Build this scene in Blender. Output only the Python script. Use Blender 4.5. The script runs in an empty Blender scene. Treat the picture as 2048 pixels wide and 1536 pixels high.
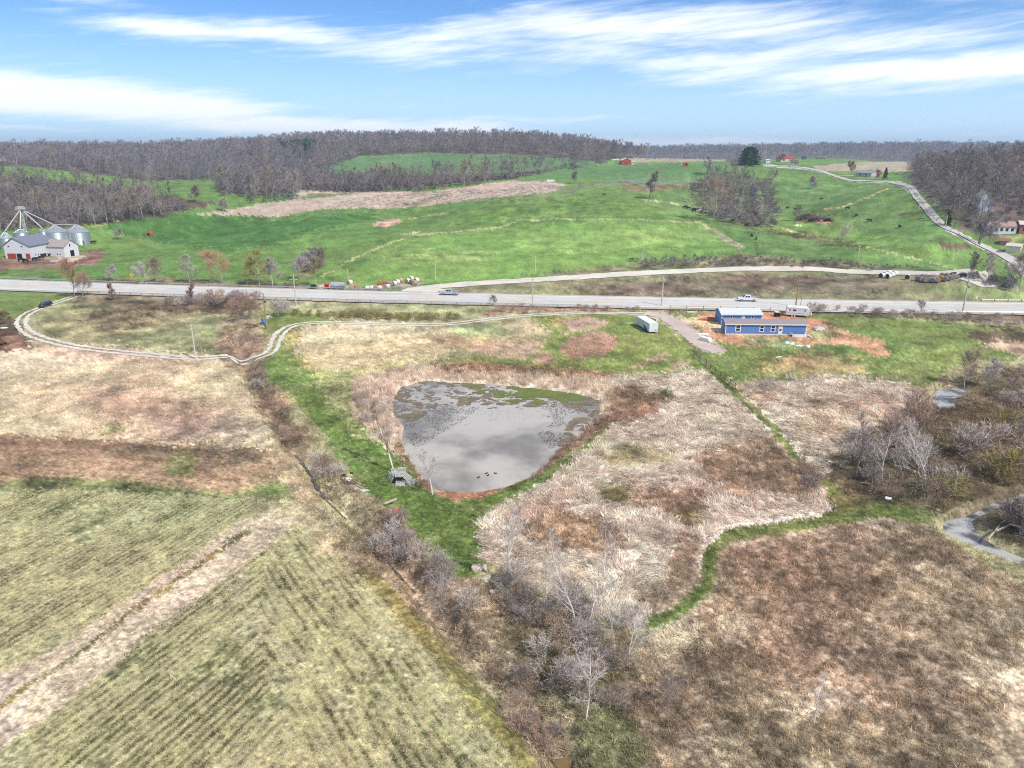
import bpy, math, random, numpy as np
from mathutils import Vector, Matrix
SC = bpy.context.scene
COL = SC.collection
rad = math.radians
# ------------------------------------------------------------------ camera
CAMZ = 45.0; FPX = 1409.0; PIT = math.atan((768-300)/FPX)
cd = bpy.data.cameras.new('camera'); cam = bpy.data.objects.new('camera', cd); COL.objects.link(cam)
cd.sensor_width = 36; cd.lens = FPX/2048*36; cd.clip_start = 0.5; cd.clip_end = 20000
cam.location = (0, 0, CAMZ); cam.rotation_euler = (math.pi/2-PIT, 0, 0); SC.camera = cam
# ------------------------------------------------------------------ exposure, sun, sky
SC.view_settings.view_transform = 'Standard'; SC.view_settings.look = 'None'
SC.view_settings.gamma = 1; SC.view_settings.use_curve_mapping = False
SC.view_settings.exposure = 0.50
SC.cycles.max_bounces = 4; SC.cycles.diffuse_bounces = 1; SC.cycles.glossy_bounces = 3
SC.cycles.use_denoising = False; SC.cycles.filter_width = 1.15; SC.cycles.transparent_max_bounces = 8; SC.cycles.volume_bounces = 0
SUN = Vector((0.50, -0.48, 0.78)).normalized()
sd = bpy.data.lights.new('sun', 'SUN'); sd.energy = 3.7; sd.angle = rad(0.7); sd.color = (1, 0.95, 0.88)
so = bpy.data.objects.new('sun', sd); COL.objects.link(so)
so.rotation_euler = SUN.to_track_quat('Z', 'Y').to_euler()
W = bpy.data.worlds.new('World'); SC.world = W; W.use_nodes = True
class NT:
    def __init__(s, t): s.t = t; s.n = t.nodes; s.l = t.links
    def node(s, k, **p):
        n = s.n.new(k)
        for a, b in p.items(): setattr(n, a, b)
        return n
    def put(s, sock, v):
        if hasattr(v, 'is_output') or isinstance(v, bpy.types.NodeSocket): s.l.new(v, sock)
        else: sock.default_value = v
    def m(s, op, a, b=None, c=None, clamp=False):
        n = s.node('ShaderNodeMath', operation=op, use_clamp=clamp); s.put(n.inputs[0], a)
        if b is not None: s.put(n.inputs[1], b)
        if c is not None: s.put(n.inputs[2], c)
        return n.outputs[0]
    def mix(s, f, a, b, blend='MIX'):
        n = s.node('ShaderNodeMix', data_type='RGBA', blend_type=blend)
        s.put(n.inputs[0], f); s.put(n.inputs[6], a); s.put(n.inputs[7], b); return n.outputs[2]
    def noise(s, vec, scale, detail=3, rough=.55, dist=0., col=False):
        n = s.node('ShaderNodeTexNoise'); 
        if vec is not None: s.l.new(vec, n.inputs['Vector'])
        n.inputs['Scale'].default_value = scale; n.inputs['Detail'].default_value = detail
        n.inputs['Roughness'].default_value = rough; n.inputs['Distortion'].default_value = dist
        return n.outputs['Color' if col else 'Fac']
    def rmap(s, v, a, b, c, d, smooth=False):
        n = s.node('ShaderNodeMapRange', interpolation_type='SMOOTHSTEP' if smooth else 'LINEAR')
        s.put(n.inputs[0], v)
        for i, q in enumerate((a, b, c, d)): n.inputs[i+1].default_value = q
        return n.outputs[0]
    def vec(s, x, y, z):
        n = s.node('ShaderNodeCombineXYZ'); s.put(n.inputs[0], x); s.put(n.inputs[1], y); s.put(n.inputs[2], z); return n.outputs[0]
def build_world():
    t = NT(W.node_tree); t.n.clear()
    out = t.node('ShaderNodeOutputWorld'); bg = t.node('ShaderNodeBackground')
    sky = t.node('ShaderNodeTexSky', sky_type='NISHITA'); sky.sun_disc = False
    sky.sun_elevation = math.asin(SUN.z); sky.sun_rotation = math.atan2(SUN.x, SUN.y)
    sky.altitude = 300; sky.air_density = 1.0; sky.dust_density = 0.3; sky.ozone_density = 2.2
    g = t.node('ShaderNodeTexCoord'); sep = t.node('ShaderNodeSeparateXYZ'); t.l.new(g.outputs['Generated'], sep.inputs[0])
    x, y, z = sep.outputs
    az = t.m('DIVIDE', t.m('ARCTAN2', x, y), rad(1))                      # degrees, 0 = +Y
    el = t.m('DIVIDE', t.m('ARCSINE', z), rad(1))
    # wispy noise: long thin streaks tilted slightly upwards to the right
    p1 = t.vec(t.m('MULTIPLY', az, .055), t.m('SUBTRACT', t.m('MULTIPLY', el, .52), t.m('MULTIPLY', az, .035)), 0.)
    n1 = t.noise(p1, 1.6, 7, .62, .7)
    p2 = t.vec(t.m('MULTIPLY', az, .16), t.m('SUBTRACT', t.m('MULTIPLY', el, 1.5), t.m('MULTIPLY', az, .16)), 3.)
    n2 = t.noise(p2, 1.5, 6, .6, .4)
    nz = t.m('ADD', t.m('MULTIPLY', n1, .62), t.m('MULTIPLY', n2, .38))
    # slow wobble of the band positions
    wob = t.m('MULTIPLY', t.m('SUBTRACT', t.noise(t.vec(t.m('MULTIPLY', az, .09), t.m('MULTIPLY', el, .3), 7.), 1., 3), .5), 2.0)
    elw = t.m('ADD', el, wob)
    def band(u0, v0, u1, v1, th, amp):
        a0 = math.degrees(math.atan((u0-1024)/1480)); a1 = math.degrees(math.atan((u1-1024)/1480))
        k = math.degrees(1/1409)*.95; e0 = (300-v0)*k; e1 = (300-v1)*k; s = (e1-e0)/(a1-a0)
        q = t.m('SUBTRACT', elw, t.m('MULTIPLY_ADD', az, s, e0-s*a0))
        q = t.m('DIVIDE', q, th*k); q = t.m('EXPONENT', t.m('MULTIPLY', t.m('MULTIPLY', q, q), -1.))
        r = t.m('DIVIDE', t.m('SUBTRACT', az, (a0+a1)/2), (a1-a0)/2); r = t.m('MULTIPLY', r, r); r = t.m('MULTIPLY', r, r)
        r = t.m('EXPONENT', t.m('MULTIPLY', r, -1.))
        return t.m('MULTIPLY', t.m('MULTIPLY', q, r), amp)
    bands = [(-500, 50, 330, 40, 22, .9), (-900, 130, 60, 140, 14, .35), (170, 95, 800, 105, 20, .85), (520, 125, 1250, 60, 30, .6), (600, 110, 1400, 130, 36, .6),
             (950, 75, 1720, 90, 38, .8), (1180, 150, 2100, 120, 30, .7), (1500, 175, 2700, 170, 32, 1.0),
             (1750, 60, 2400, 90, 14, .35), (-900, 190, 560, 234, 30, 1.25), (300, 248, 1050, 270, 20, 1.2),
             (780, 276, 1650, 290, 9, .85), (880, 246, 1300, 240, 8, .4), (-400, 268, 200, 266, 6, .6), (600, 8, 900, 0, 8, .4), (1350, 25, 1700, 15, 8, .4)]
    tot = None
    for b in bands:
        v = band(*b); tot = v if tot is None else t.m('MAXIMUM', tot, v)
    # the rest of the sky carries the same broken cirrus
    up = t.rmap(el, 11, 24, 0, .48, True)
    side = t.rmap(t.m('ABSOLUTE', az), 42, 60, 0, .35, True)
    tot = t.m('MAXIMUM', tot, t.m('MAXIMUM', up, side))
    d = t.m('ADD', t.m('MULTIPLY', tot, .95), t.m('MULTIPLY', t.m('SUBTRACT', nz, .5), 1.8))
    d = t.rmap(d, .08, 1.0, 0, .95, True)
    d = t.m('MULTIPLY', d, t.rmap(el, -.2, .3, 0, 1))
    haze = t.rmap(el, 0., 10., .72, 0., True)
    skyc = t.mix(1.0, sky.outputs[0], (.56, .86, 1.25, 1), 'MULTIPLY')
    base = t.mix(haze, skyc, (6.2, 8.8, 11.2, 1))
    c = t.mix(d, base, (10.4, 10.8, 11.2, 1))
    t.l.new(c, bg.inputs[0]); bg.inputs[1].default_value = 0.085
    t.l.new(bg.outputs[0], out.inputs[0])
build_world(); W.cycles.sampling_method = 'NONE'
# ------------------------------------------------------------------ projection helpers
CP, SP = math.cos(PIT), math.sin(PIT)
def raydir(u, v):
    u = np.asarray(u, float); v = np.asarray(v, float)
    a = u-1024; b = 768-v
    return np.stack([a, FPX*CP+b*SP, -FPX*SP+b*CP], -1)
def project(x, y, z):
    dz = z-CAMZ; dep = y*CP-dz*SP; up = y*SP+dz*CP; dep = np.maximum(dep, 1e-3)
    return 1024+FPX*x/dep, 768-FPX*up/dep
# ------------------------------------------------------------------ value noise
def _h(ix, iy, seed):
    n = (ix.astype(np.int64)*374761393+iy.astype(np.int64)*668265263+seed*1442695041) & 0xffffffff
    n = ((n ^ (n >> 13))*1274126177) & 0xffffffff
    return ((n ^ (n >> 16)) & 0xffff)/65535.0
def vn(x, y, seed=0):
    x = np.asarray(x, float); y = np.asarray(y, float)
    ix = np.floor(x); iy = np.floor(y); fx = x-ix; fy = y-iy
    fx = fx*fx*(3-2*fx); fy = fy*fy*(3-2*fy); ix = ix.astype(np.int64); iy = iy.astype(np.int64)
    a = _h(ix, iy, seed); b = _h(ix+1, iy, seed); c = _h(ix, iy+1, seed); d = _h(ix+1, iy+1, seed)
    return (a*(1-fx)+b*fx)*(1-fy)+(c*(1-fx)+d*fx)*fy
def fbm(x, y, seed=0, oct=4):
    s = 0; a = .5; t = 0
    for i in range(oct):
        s = s+a*vn(x*2**i, y*2**i, seed+i*17); t += a; a *= .55
    return s/t
# ------------------------------------------------------------------ terrain height
# control points read off the photograph: pixel, then either horizontal distance D or height z
CD = [(620,400,603),(750,383,560),(880,340,662),(850,312,850),(1050,312,760),(1250,325,780),(1400,317,850),(1500,330,660),
      (1650,337,700),(1730,350,640),(1850,430,400),(1900,470,340),(1990,520,290),(2048,480,345),(2120,480,345),(2048,430,400),(1960,410,400),(2120,400,420),
      (1950,344,520),(2150,344,520),(1700,318,900),(1790,328,800),(1800,368,520),(1700,400,441),
      (300,365,750),(450,360,800),(150,352,620),(30,332,700),(200,368,600),(350,382,560),(400,402,520),(100,445,440),(-80,445,440),(300,420,470),
      (500,387,560),(550,332,800),(-150,340,650),(600,383,560)]
CZ = [(60,515,0.2),(150,490,1),(-100,510,1),(300,500,0.5),(300,467,1.5),(200,440,2),(400,450,3),(450,430,5),(500,505,2),(640,515,.8),(720,480,5),(760,440,5),
      (650,430,9),(880,450,7),(900,500,4.5),(1000,440,10),(1130,400,16),(1130,370,22.5),(1000,375,20),(1000,400,16),(850,400,13),(560,450,4),(800,520,3),
      (1230,361,23.5),(1370,361,23.5),(1230,364,23.2),(1370,364,23.2),(1150,372,22),(1200,345,26),(1300,385,19.5),(1300,402,16.5),(1200,430,13.5),(1100,430,12),
      (1440,445,9.5),(1500,490,6),(1430,412,12.5),(1550,450,8),(1550,350,24),(1620,350,25),(1700,470,6),(1650,530,2),(1700,545,1),(1950,560,.5),(2048,543,2),(2110,585,.3),(2000,508,4),(2200,560,1),(2000,560,.5),(2200,520,3),(1300,500,4.5),(1400,470,6.5),(1200,500,4.5),
      (1000,530,2.2),(1200,540,2.0),(1400,530,2.4),(1600,530,2.0),(1050,480,6),(1600,420,11),(1560,380,18)]
FAR = [(-60,1250,32),(-42,1250,30),(-34,1300,32),(-25,1350,33),(-16,1300,50),(-8,1200,53),(-2,1000,54),(4,950,50),(7,1000,40),(9,1300,27),(14,1500,24),(20,1500,24),(27,1200,25),(34,1200,27),(45,1100,32),(60,1100,35),
       (-50,2600,36),(-30,2600,34),(-10,2600,34),(10,2800,26),(18,2800,27),(24,2700,34),(30,2600,34),(45,2600,32),(60,2600,38),
       (-60,6500,44),(-20,6500,44),(20,6500,44),(60,6500,44),(14,1000,30),(20,1100,26),(30,850,27)]
def ctrl():
    P = []
    for u, v, D in CD:
        d = raydir(u, v); h = math.hypot(d[0], d[1]); P.append((d[0]/h*D, d[1]/h*D, CAMZ+D*d[2]/h))
    for u, v, z in CZ:
        d = raydir(u, v); k = (z-CAMZ)/d[2]; P.append((d[0]*k, d[1]*k, z))
    for v in (1500, 1150, 900, 780, 700, 645, 608):
        for u in range(-700, 2760, 380 if v > 620 else 190):
            vv = v-(u-1024)*-0.02
            d = raydir(u, vv); k = -CAMZ/d[2]; P.append((d[0]*k, d[1]*k, 0.))
    for a, D, z in FAR: P.append((math.sin(rad(a))*D, math.cos(rad(a))*D, z))
    return np.array(P)
def warp(x, y):
    D = np.hypot(x, y)+1e-6
    return np.stack([np.arctan2(x, y)*5.0, np.log(np.maximum(D, 30.))*3.2], -1)
_P = ctrl(); _C = warp(_P[:, 0], _P[:, 1])
def _U(r2): return np.where(r2 > 1e-12, .5*r2*np.log(r2+1e-12), 0.)
_n = len(_C)
_A = np.zeros((_n+3, _n+3)); _r2 = ((_C[:, None]-_C[None])**2).sum(-1)
_A[:_n, :_n] = _U(_r2)+np.eye(_n)*.012; _A[:_n, _n] = 1; _A[:_n, _n+1:] = _C; _A[_n, :_n] = 1; _A[_n+1:, :_n] = _C.T
_w = np.linalg.solve(_A, np.concatenate([_P[:, 2], [0, 0, 0]]))
def inpoly(u, v, P):
    c = np.zeros(np.shape(u), bool); n = len(P)
    for i in range(n):
        x0, y0 = P[i]; x1, y1 = P[(i+1) % n]
        if y0 == y1: continue
        k = (v < y0) != (v < y1)
        c ^= k & (u < (x1-x0)*(v-y0)/(y1-y0)+x0)
    return c
def dline(u, v, L):
    d = np.full(np.shape(u), 1e9)
    for (x0, y0), (x1, y1) in zip(L[:-1], L[1:]):
        dx, dy = x1-x0, y1-y0; t = np.clip(((u-x0)*dx+(v-y0)*dy)/(dx*dx+dy*dy+1e-9), 0, 1)
        d = np.minimum(d, np.hypot(u-x0-t*dx, v-y0-t*dy))
    return d
def flat(P, z=0.):
    d = raydir([p[0] for p in P], [p[1] for p in P]); k = (z-CAMZ)/d[:, 2]
    return [(float(a), float(b)) for a, b in zip(d[:, 0]*k, d[:, 1]*k)]
# water bodies and ditches as world polygons / lines on the valley floor
POND_PX = [(782,800),(800,772),(850,757),(905,762),(985,765),(1080,775),(1170,787),(1205,800),(1197,830),(1168,862),(1120,895),(1095,925),(1063,951),(1010,972),(960,980),(905,981),(868,975),(845,955),(815,915),(800,880),(805,850),(785,825)]
POND = flat(POND_PX)
CREEK_PX = [[(1868,779),(1885,770),(1925,771),(1940,780),(1905,790),(1912,808),(1885,812),(1868,795)],
            [(1888,1036),(1908,1028),(1930,1025),(1962,1012),(1990,996),(2016,992),(2048,978),(2120,962),(2120,976),(2052,990),(2010,1002),(1992,1008),(1958,1024),(1944,1033),(1950,1046),(1968,1066),(2000,1086),(2050,1106),(2120,1124),(2120,1138),(2044,1118),(1990,1098),(1940,1078),(1908,1066),(1890,1050)]]
CREEK = [flat(p) for p in CREEK_PX]
DITCH = flat([(468,660),(480,700),(488,735),(520,790),(560,850),(590,895),(618,930),(645,975),(690,1020),(745,1060),(780,1110),(830,1165),(900,1255),(950,1310),(1010,1380),(1080,1440),(1125,1490),(1135,1560),(1140,1700)])
FPZ = 23.0; _f = flat([(1306,362)], FPZ)[0]; FPC = _f
def inband(x, y, P, m): return (x > min(p[0] for p in P)-m) & (x < max(p[0] for p in P)+m) & (y > min(p[1] for p in P)-m) & (y < max(p[1] for p in P)+m)
CEN = [(0,568.5),(512,586),(1024,599.5),(1536,608),(2048,616.5)]
HPF = np.polyfit(*np.array(flat(CEN, .3)).T, 2)
def H(x, y):
    x = np.asarray(x, float); y = np.asarray(y, float); sh = x.shape; x = x.ravel(); y = y.ravel()
    D = np.hypot(x, y); z = np.zeros(len(x))
    k = (D > 150) & (y > -50); idx = np.nonzero(k)[0]
    for s in range(0, len(idx), 60000):
        i = idx[s:s+60000]; c = warp(x[i], y[i])
        r2 = ((c[:, None]-_C[None])**2).sum(-1)
        zz = _U(r2)@_w[:_n]+_w[_n]+c@_w[_n+1:]
        f = np.clip((D[i]-228)/45, 0, 1); f = f*f*(3-2*f)
        a = np.clip((np.degrees(np.abs(np.arctan2(x[i], y[i])))-52)/20, 0, 1)
        z[i] = (zz*(1-a)+30*np.clip((D[i]-300)/700, 0, 1)*a)*f
    far = np.clip((D-260)/200, 0, 1)
    z += far*((fbm(x/70, y/70, 5, 3)-.5)*2.6) + np.clip((D-700)/600, 0, 1)*(fbm(x/300, y/300, 9, 3)-.5)*12
    z += np.clip((D-1500)/800, 0, 1)*(fbm(x/700, y/700, 19, 3)-.5)*18
    q = np.abs(y-np.polyval(HPF, np.clip(x, -260, 260))); z = np.where((np.abs(x) < 330) & (y > 0), z*np.clip((q-11)/16, 0, 1), z)
    near = D < 230
    z[near] += (fbm(x[near]/14, y[near]/14, 3, 3)-.5)*.5*np.clip((205-D[near])/40, 0, 1)
    q = np.hypot((x-FPC[0])/44, (y-FPC[1])/34); b = np.clip((1.5-q)/.5, 0, 1); z = z*(1-b)+FPZ*b-np.clip((1.0-q)/.2, 0, 1)*.8
    # pond basin with a bank
    k = inband(x, y, POND, 14)
    d = dline(x[k], y[k], POND+[POND[0]]); ins = inpoly(x[k], y[k], POND)
    s = np.where(ins, -d, d); z[k] = np.where(s < 6, z[k]*np.clip(s/6, 0, 1)+np.clip((s-1.2)/4, -1, 0)*1.0, z[k])
    for P in CREEK:
        k = inband(x, y, P, 14); d = dline(x[k], y[k], P+[P[0]]); ins = inpoly(x[k], y[k], P); s = np.where(ins, -d, d)
        z[k] = z[k]*np.clip(s/6, 0, 1)+np.clip((s-1.5)/3.5, -1, 0)*1.8
    k = inband(x, y, DITCH, 8); wd = 1+.5*(vn(x[k]/3, y[k]/3, 8)-.5)*2
    d = dline(x[k], y[k], DITCH)/wd
    z[k] -= 1.5*np.clip((2.6-d)/1.9, 0, 1)
    return z.reshape(sh)
_DS = np.concatenate([np.arange(30, 300, 3.), 300*1.006**np.arange(0, 520)])
def G(u, v, zoff=0.):
    """the point of the ground seen at a pixel of the photograph"""
    d = raydir(u, v); h = math.hypot(d[0], d[1]); dx, dy, s = d[0]/h, d[1]/h, d[2]/h
    zz = CAMZ+_DS*s; gg = H(dx*_DS, dy*_DS); k = np.nonzero(zz <= gg)[0]
    if len(k) == 0: i = len(_DS)-1; D = _DS[i]
    else:
        i = max(1, k[0]); a, b = _DS[i-1], _DS[i]
        f0 = CAMZ+a*s-gg[i-1]; f1 = zz[i]-gg[i]; D = a+(b-a)*f0/(f0-f1+1e-9)
    x, y = dx*D, dy*D
    return Vector((x, y, float(H(np.array([x]), np.array([y]))[0])+zoff))
def GP(L, zoff=0.): return [G(u, v, zoff) for u, v in L]
def pxh(p, vtop):
    """height above p at which a vertical line reaches pixel row vtop"""
    t = (768-vtop)/FPX     # up/dep
    # y*SP+dz*CP = t*(y*CP-dz*SP)
    dz = p.y*(t*CP-SP)/(CP+t*SP)
    return CAMZ+dz-p.z
def mpp(p):
    return (p.y*CP-(p.z-CAMZ)*SP)/FPX   # metres per photograph pixel at p
# ------------------------------------------------------------------ ground cover, read off the photograph
def lin(c): 
    c = np.asarray(c, float)/255; return np.where(c < .04045, c/12.92, ((c+.055)/1.055)**2.4)
DPATH1 = [(1340,622),(1360,655),(1385,700),(1412,732),(1440,760),(1475,790),(1510,822),(1545,852),(1562,878),(1580,900),(1610,932),(1640,960),(1670,985)]
DPATH2 = [(1850,1030),(1750,1024),(1680,1033),(1600,1052),(1520,1062),(1455,1072),(1428,1095),(1418,1130),(1412,1165),(1385,1200),(1345,1230),(1300,1248)]
# (polygon, rgb, class, edge wobble px, mottle amount)
L = []
def lay(P, rgb, cls, wob=5, mot=.10, dmin=0, dmax=1e9, line=0): L.append((P, rgb, cls, wob, mot, dmin, dmax, line))
R3 = 1e9
# ---- beyond the highway
lay([(-900,340),(-900,590),(1024,575),(2800,600),(2800,300)], (92,136,62), 9, 2, .10, 225)
lay([(-60,355),(60,350),(180,366),(330,392),(420,400),(440,460),(300,470),(60,460),(-60,460)], (96,140,66), 9, 3, .06, 225)
lay([(600,470),(640,540),(700,575),(1000,560),(1240,530),(1480,500),(1440,455),(1400,446),(1250,438),(1000,455),(830,475),(760,500),(700,545),(660,520)], (108,154,70), 9, 3, .10, 225)
lay([(1060,505),(1000,490),(1060,472),(1180,468),(1290,458),(1330,452),(1420,460),(1440,480),(1300,492),(1200,500)], (120,162,80), 9, 9, .12, 225)  # sunlit patch between cloud shadows, painted as paler grass
lay([(760,530),(800,520),(960,522),(1000,505),(870,500),(780,515)], (130,164,88), 9, 9, .2, 225)
lay([(1040,410),(1180,410),(1250,425),(1160,436),(1000,446),(980,430)], (112,148,66), 9, 9, .2, 225)
lay([(1000,395),(1110,388),(1240,400),(1330,410),(1380,430),(1250,433),(1120,425),(1000,440),(880,455),(900,440)], (98,138,60), 9, 6, .15, 300)
lay([(600,350),(650,330),(720,312),(860,305),(1040,312),(1130,318),(1130,335),(1000,345),(880,348),(700,350)], (78,122,72), 9, 1, .05, 600)
lay([(900,322),(935,314),(945,316),(915,326)], (178,180,130), 9, 1, .0, 600)
lay([(385,429),(450,420),(530,406),(585,400),(600,381),(640,379),(720,384),(860,383),(940,372),(1010,362),(1090,362),(1130,367),(1105,384),(1010,393),(950,398),(880,408),(800,416),(760,418),(720,415),(640,418),(600,425),(560,434),(500,433)], (190,166,144), 11, 1.2, .08, 300)
lay([(590,398),(620,388),(720,385),(660,394)], (112,132,88), 9, 2, .1, 300)
lay([(800,412),(850,398),(890,388),(905,389),(870,402),(830,414)], (120,116,84), 9, 2, .2, 300)
for i in range(16):
    a = 640+i*30; lay([(a, 416-i*1.0), (a+60+i*3, 401-i*1.8), (a+150+i*2, 386-i*1.5)], (148,128,112), 11, 1, .1, 300, 1e9, .8)
lay([(1040,440),(1240,438),(1400,446),(1425,458),(1450,474),(1492,496)], (178,176,120), 9, 1.5, .2, 225, 1e9, 1.2)
lay([(1400,446),(1415,452),(1450,474),(1492,496),(1480,500),(1440,478)], (176,158,128), 7, 2, .2, 225)
lay([(640,556),(700,520),(745,500),(790,482),(830,470),(1000,455),(1040,441)], (160,180,118), 9, 1.5, .1, 225, 1e9, 1.3)
lay([(760,450),(800,440),(860,432),(905,424)], (150,160,104), 9, 1.5, .1, 225, 1e9, 1)
lay([(745,455),(760,438),(800,436),(805,443),(770,455)], (174,140,118), 7, 3, .3, 225)
lay([(800,470),(840,460),(835,466),(810,472)], (196,186,140), 7, 2, .2, 225)
lay([(440,535),(500,505),(560,480),(640,465),(740,458)], (92,124,58), 9, 2, .1, 225, 1e9, 2)
lay([(425,470),(440,455),(500,443),(560,440)], (120,160,84), 9, 2, .1, 225, 1e9, 1.5)
lay([(200,455),(250,436),(320,428),(450,432),(580,440),(700,425),(760,424),(740,440),(640,458),(560,485),(440,500),(300,480)], (66,116,48), 9, 8, .12, 225)  # cloud shadow on the left hillside, painted as darker green
lay([(150,452),(170,456),(210,448),(270,434)], (150,164,90), 9, 1.5, .1, 225, 1e9, 1.2)
lay([(130,444),(185,442),(180,447),(135,449)], (196,190,140), 9, 1, .1, 225)
# pasture on the right
lay([(1250,345),(1400,345),(1550,360),(1800,372),(1900,470),(1950,540),(1800,540),(1500,500),(1420,450),(1280,400)], (94,136,70), 9, 3, .12, 225)
lay([(1500,440),(1560,430),(1640,440),(1760,470),(1900,500),(1920,530),(1760,510),(1640,480),(1520,462)], (106,150,68), 9, 8, .15, 225)
lay([(1040,345),(1200,333),(1460,325),(1460,350),(1330,357),(1200,357),(1040,360)], (84,132,74), 9, 2, .06, 400)
lay([(1240,316),(1450,316),(1450,322),(1270,325)], (164,152,126), 9, 1, .05, 500)
lay([(1620,333),(1700,325),(1815,323),(1815,341),(1770,346),(1740,340),(1650,343)], (170,158,128), 11, 1, .06, 400)
lay([(1500,320),(1620,313),(1812,316),(1812,322),(1700,324),(1620,332),(1560,335)], (92,140,70), 9, 1, .06, 400)
lay([(1230,368),(1380,366),(1400,374),(1300,384),(1240,376)], (132,122,82), 9, 4, .2, 300)
lay([(1290,400),(1340,405),(1400,420),(1440,432),(1500,441),(1560,455),(1640,478),(1760,500),(1880,530),(1930,545)], (176,176,120), 9, 1.5, .2, 225, 1e9, 1.1)
lay([(1470,448),(1560,462),(1640,470),(1720,486),(1760,497),(1700,492),(1620,480),(1540,468)], (86,100,58), 9, 4, .3, 225)
lay([(1640,424),(1690,412),(1720,402),(1745,390),(1775,378)], (178,184,124), 9, 2, .2, 225, 1e9, 1.3)
lay([(1590,432),(1610,428),(1650,432),(1668,440),(1650,448),(1610,446),(1590,440)], (92,76,56), 7, 3, .3, 225)
lay([(1628,446),(1650,438),(1662,440),(1650,448)], (190,150,104), 7, 2, .3, 225)
lay([(1590,449),(1606,450),(1606,452),(1590,452)], (206,204,150), 9, 1, .3, 225)
lay([(1872,488),(1900,484),(1936,488),(1945,494),(1920,499),(1885,498)], (102,82,66), 7, 3, .2, 225)  # cast shadow of the roadside tree, painted into the ground colour
lay([(1800,428),(1830,424),(1850,427),(1830,432)], (120,118,70), 9, 3, .2, 225)
lay([(1375,362),(1480,345),(1540,365),(1560,430),(1500,455),(1440,436),(1380,402)], (96,104,66), 8, 8, .2, 225)
# verge between the highway and the gravel road
lay([(840,590),(826,580),(900,570),(1040,562),(1160,553),(1330,545),(1500,540),(1700,548),(1940,556),(2100,580),(2800,640),(2800,610),(1400,600)], (142,136,96), 12, 2, .16, 205, 420)
lay([(1130,572),(1300,560),(1500,553),(1720,553),(1800,562),(1760,588),(1400,592),(1200,590)], (124,110,86), 12, 8, .25, 205, 420)
lay([(1850,575),(1960,570),(2100,590),(2100,612),(1900,595)], (140,156,92), 12, 6, .2, 205, 420)
lay([(1040,585),(1180,582),(1160,592),(1040,594)], (140,160,90), 12, 6, .2, 205, 420)
lay([(1040,552),(1170,537),(1300,525),(1480,508),(1560,516),(1700,524),(1860,540),(1940,550),(1700,543),(1480,534),(1300,540),(1160,549)], (122,118,84), 12, 3, .28, 225, 420)
lay([(600,590),(640,570),(760,572),(800,578),(840,572),(850,562),(780,566),(700,575)], (160,150,126), 7, 3, .2, 215, 420)
lay([(-60,524),(40,518),(150,512),(200,500),(215,512),(190,528),(100,538),(-60,540)], (142,112,92), 7, 5, .25, 225)
lay([(100,520),(140,512),(175,512),(150,522)], (196,176,146), 7, 2, .2, 225)
lay([(610,512),(645,505),(652,520),(640,545),(600,560),(600,530)], (120,108,80), 12, 6, .3, 225)
lay([(-60,556),(200,566),(420,580),(420,572),(200,556),(0,548)], (92,120,62), 12, 5, .3, 225)
lay([(150,570),(420,586),(620,590),(620,566),(420,560),(300,555),(200,560)], (120,112,78), 12, 6, .3, 225)
lay([(1960,455),(2300,470),(2300,560),(2060,560),(2030,520),(1980,490)], (118,134,82), 9, 6, .25, 225)
lay([(1820,300),(2800,260),(2800,450),(2060,460),(1975,478),(1920,462),(1870,410),(1830,372),(1812,345)], (112,98,84), 8, 4, .2, 225)
lay([(-900,380),(30,352),(180,368),(310,388),(440,405),(330,432),(200,448),(120,456),(-900,480)], (96,84,66), 8, 4, .2, 225)
lay([(1960,520),(2040,545),(2300,600),(2300,560),(2060,540)], (134,122,98), 12, 4, .25, 225)
lay([(-900,150),(-900,345),(40,331),(200,350),(300,362),(430,358),(440,360),(430,385),(470,400),(530,405),(590,380),(720,384),(860,382),(1010,362),(1130,335),(1190,330),(1240,316),(1450,318),(1470,335),(1540,310),(1620,313),(1700,312),(1810,322),(2800,250),(2800,100)], (92,80,72), 8, 2, .2, 560)
lay([(640,338),(720,312),(860,305),(1060,310),(1190,322),(1190,333),(1010,345),(880,349),(700,352)], (84,128,78), 9, 1, .05, 600, 1000)
# ---- the valley floor, near side
NB = 275
lay([(-1500,545),(0,573),(512,590),(1024,604),(1536,613),(2048,622),(3500,650),(3500,3500),(-1500,3500)], (168,158,112), 10, 0, .12, 0, NB)
lay([(-600,560),(0,574),(150,580),(145,598),(125,602),(60,625),(30,650),(-600,640)], (104,144,62), 1, 5, .12, 0, NB)
lay([(-600,625),(20,630),(60,680),(50,700),(-600,700)], (104,84,64), 7, 8, .35, 0, NB)
lay([(60,625),(140,600),(330,608),(480,625),(500,640),(470,700),(440,715),(300,700),(180,690),(90,668)], (150,146,98), 10, 8, .22, 0, NB)
lay([(150,635),(220,625),(320,632),(280,650),(200,655)], (120,112,78), 10, 10, .25, 0, NB)
lay([(150,590),(180,582),(330,586),(520,594),(520,622),(440,628),(300,622),(200,618),(150,612)], (122,108,80), 5, 6, .3, 0, NB)
lay([(540,598),(1240,618),(1240,628),(1090,626),(940,640),(720,634),(560,628)], (162,156,108), 10, 4, .2, 0, NB)
lay([(1040,610),(1700,630),(2048,645),(2800,660),(2800,632),(1500,612)], (110,98,70), 5, 4, .25, 0, NB)
lay([(1000,612),(1250,618),(1250,626),(1050,622),(960,632)], (176,138,112), 5, 4, .2, 0, NB)
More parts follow.
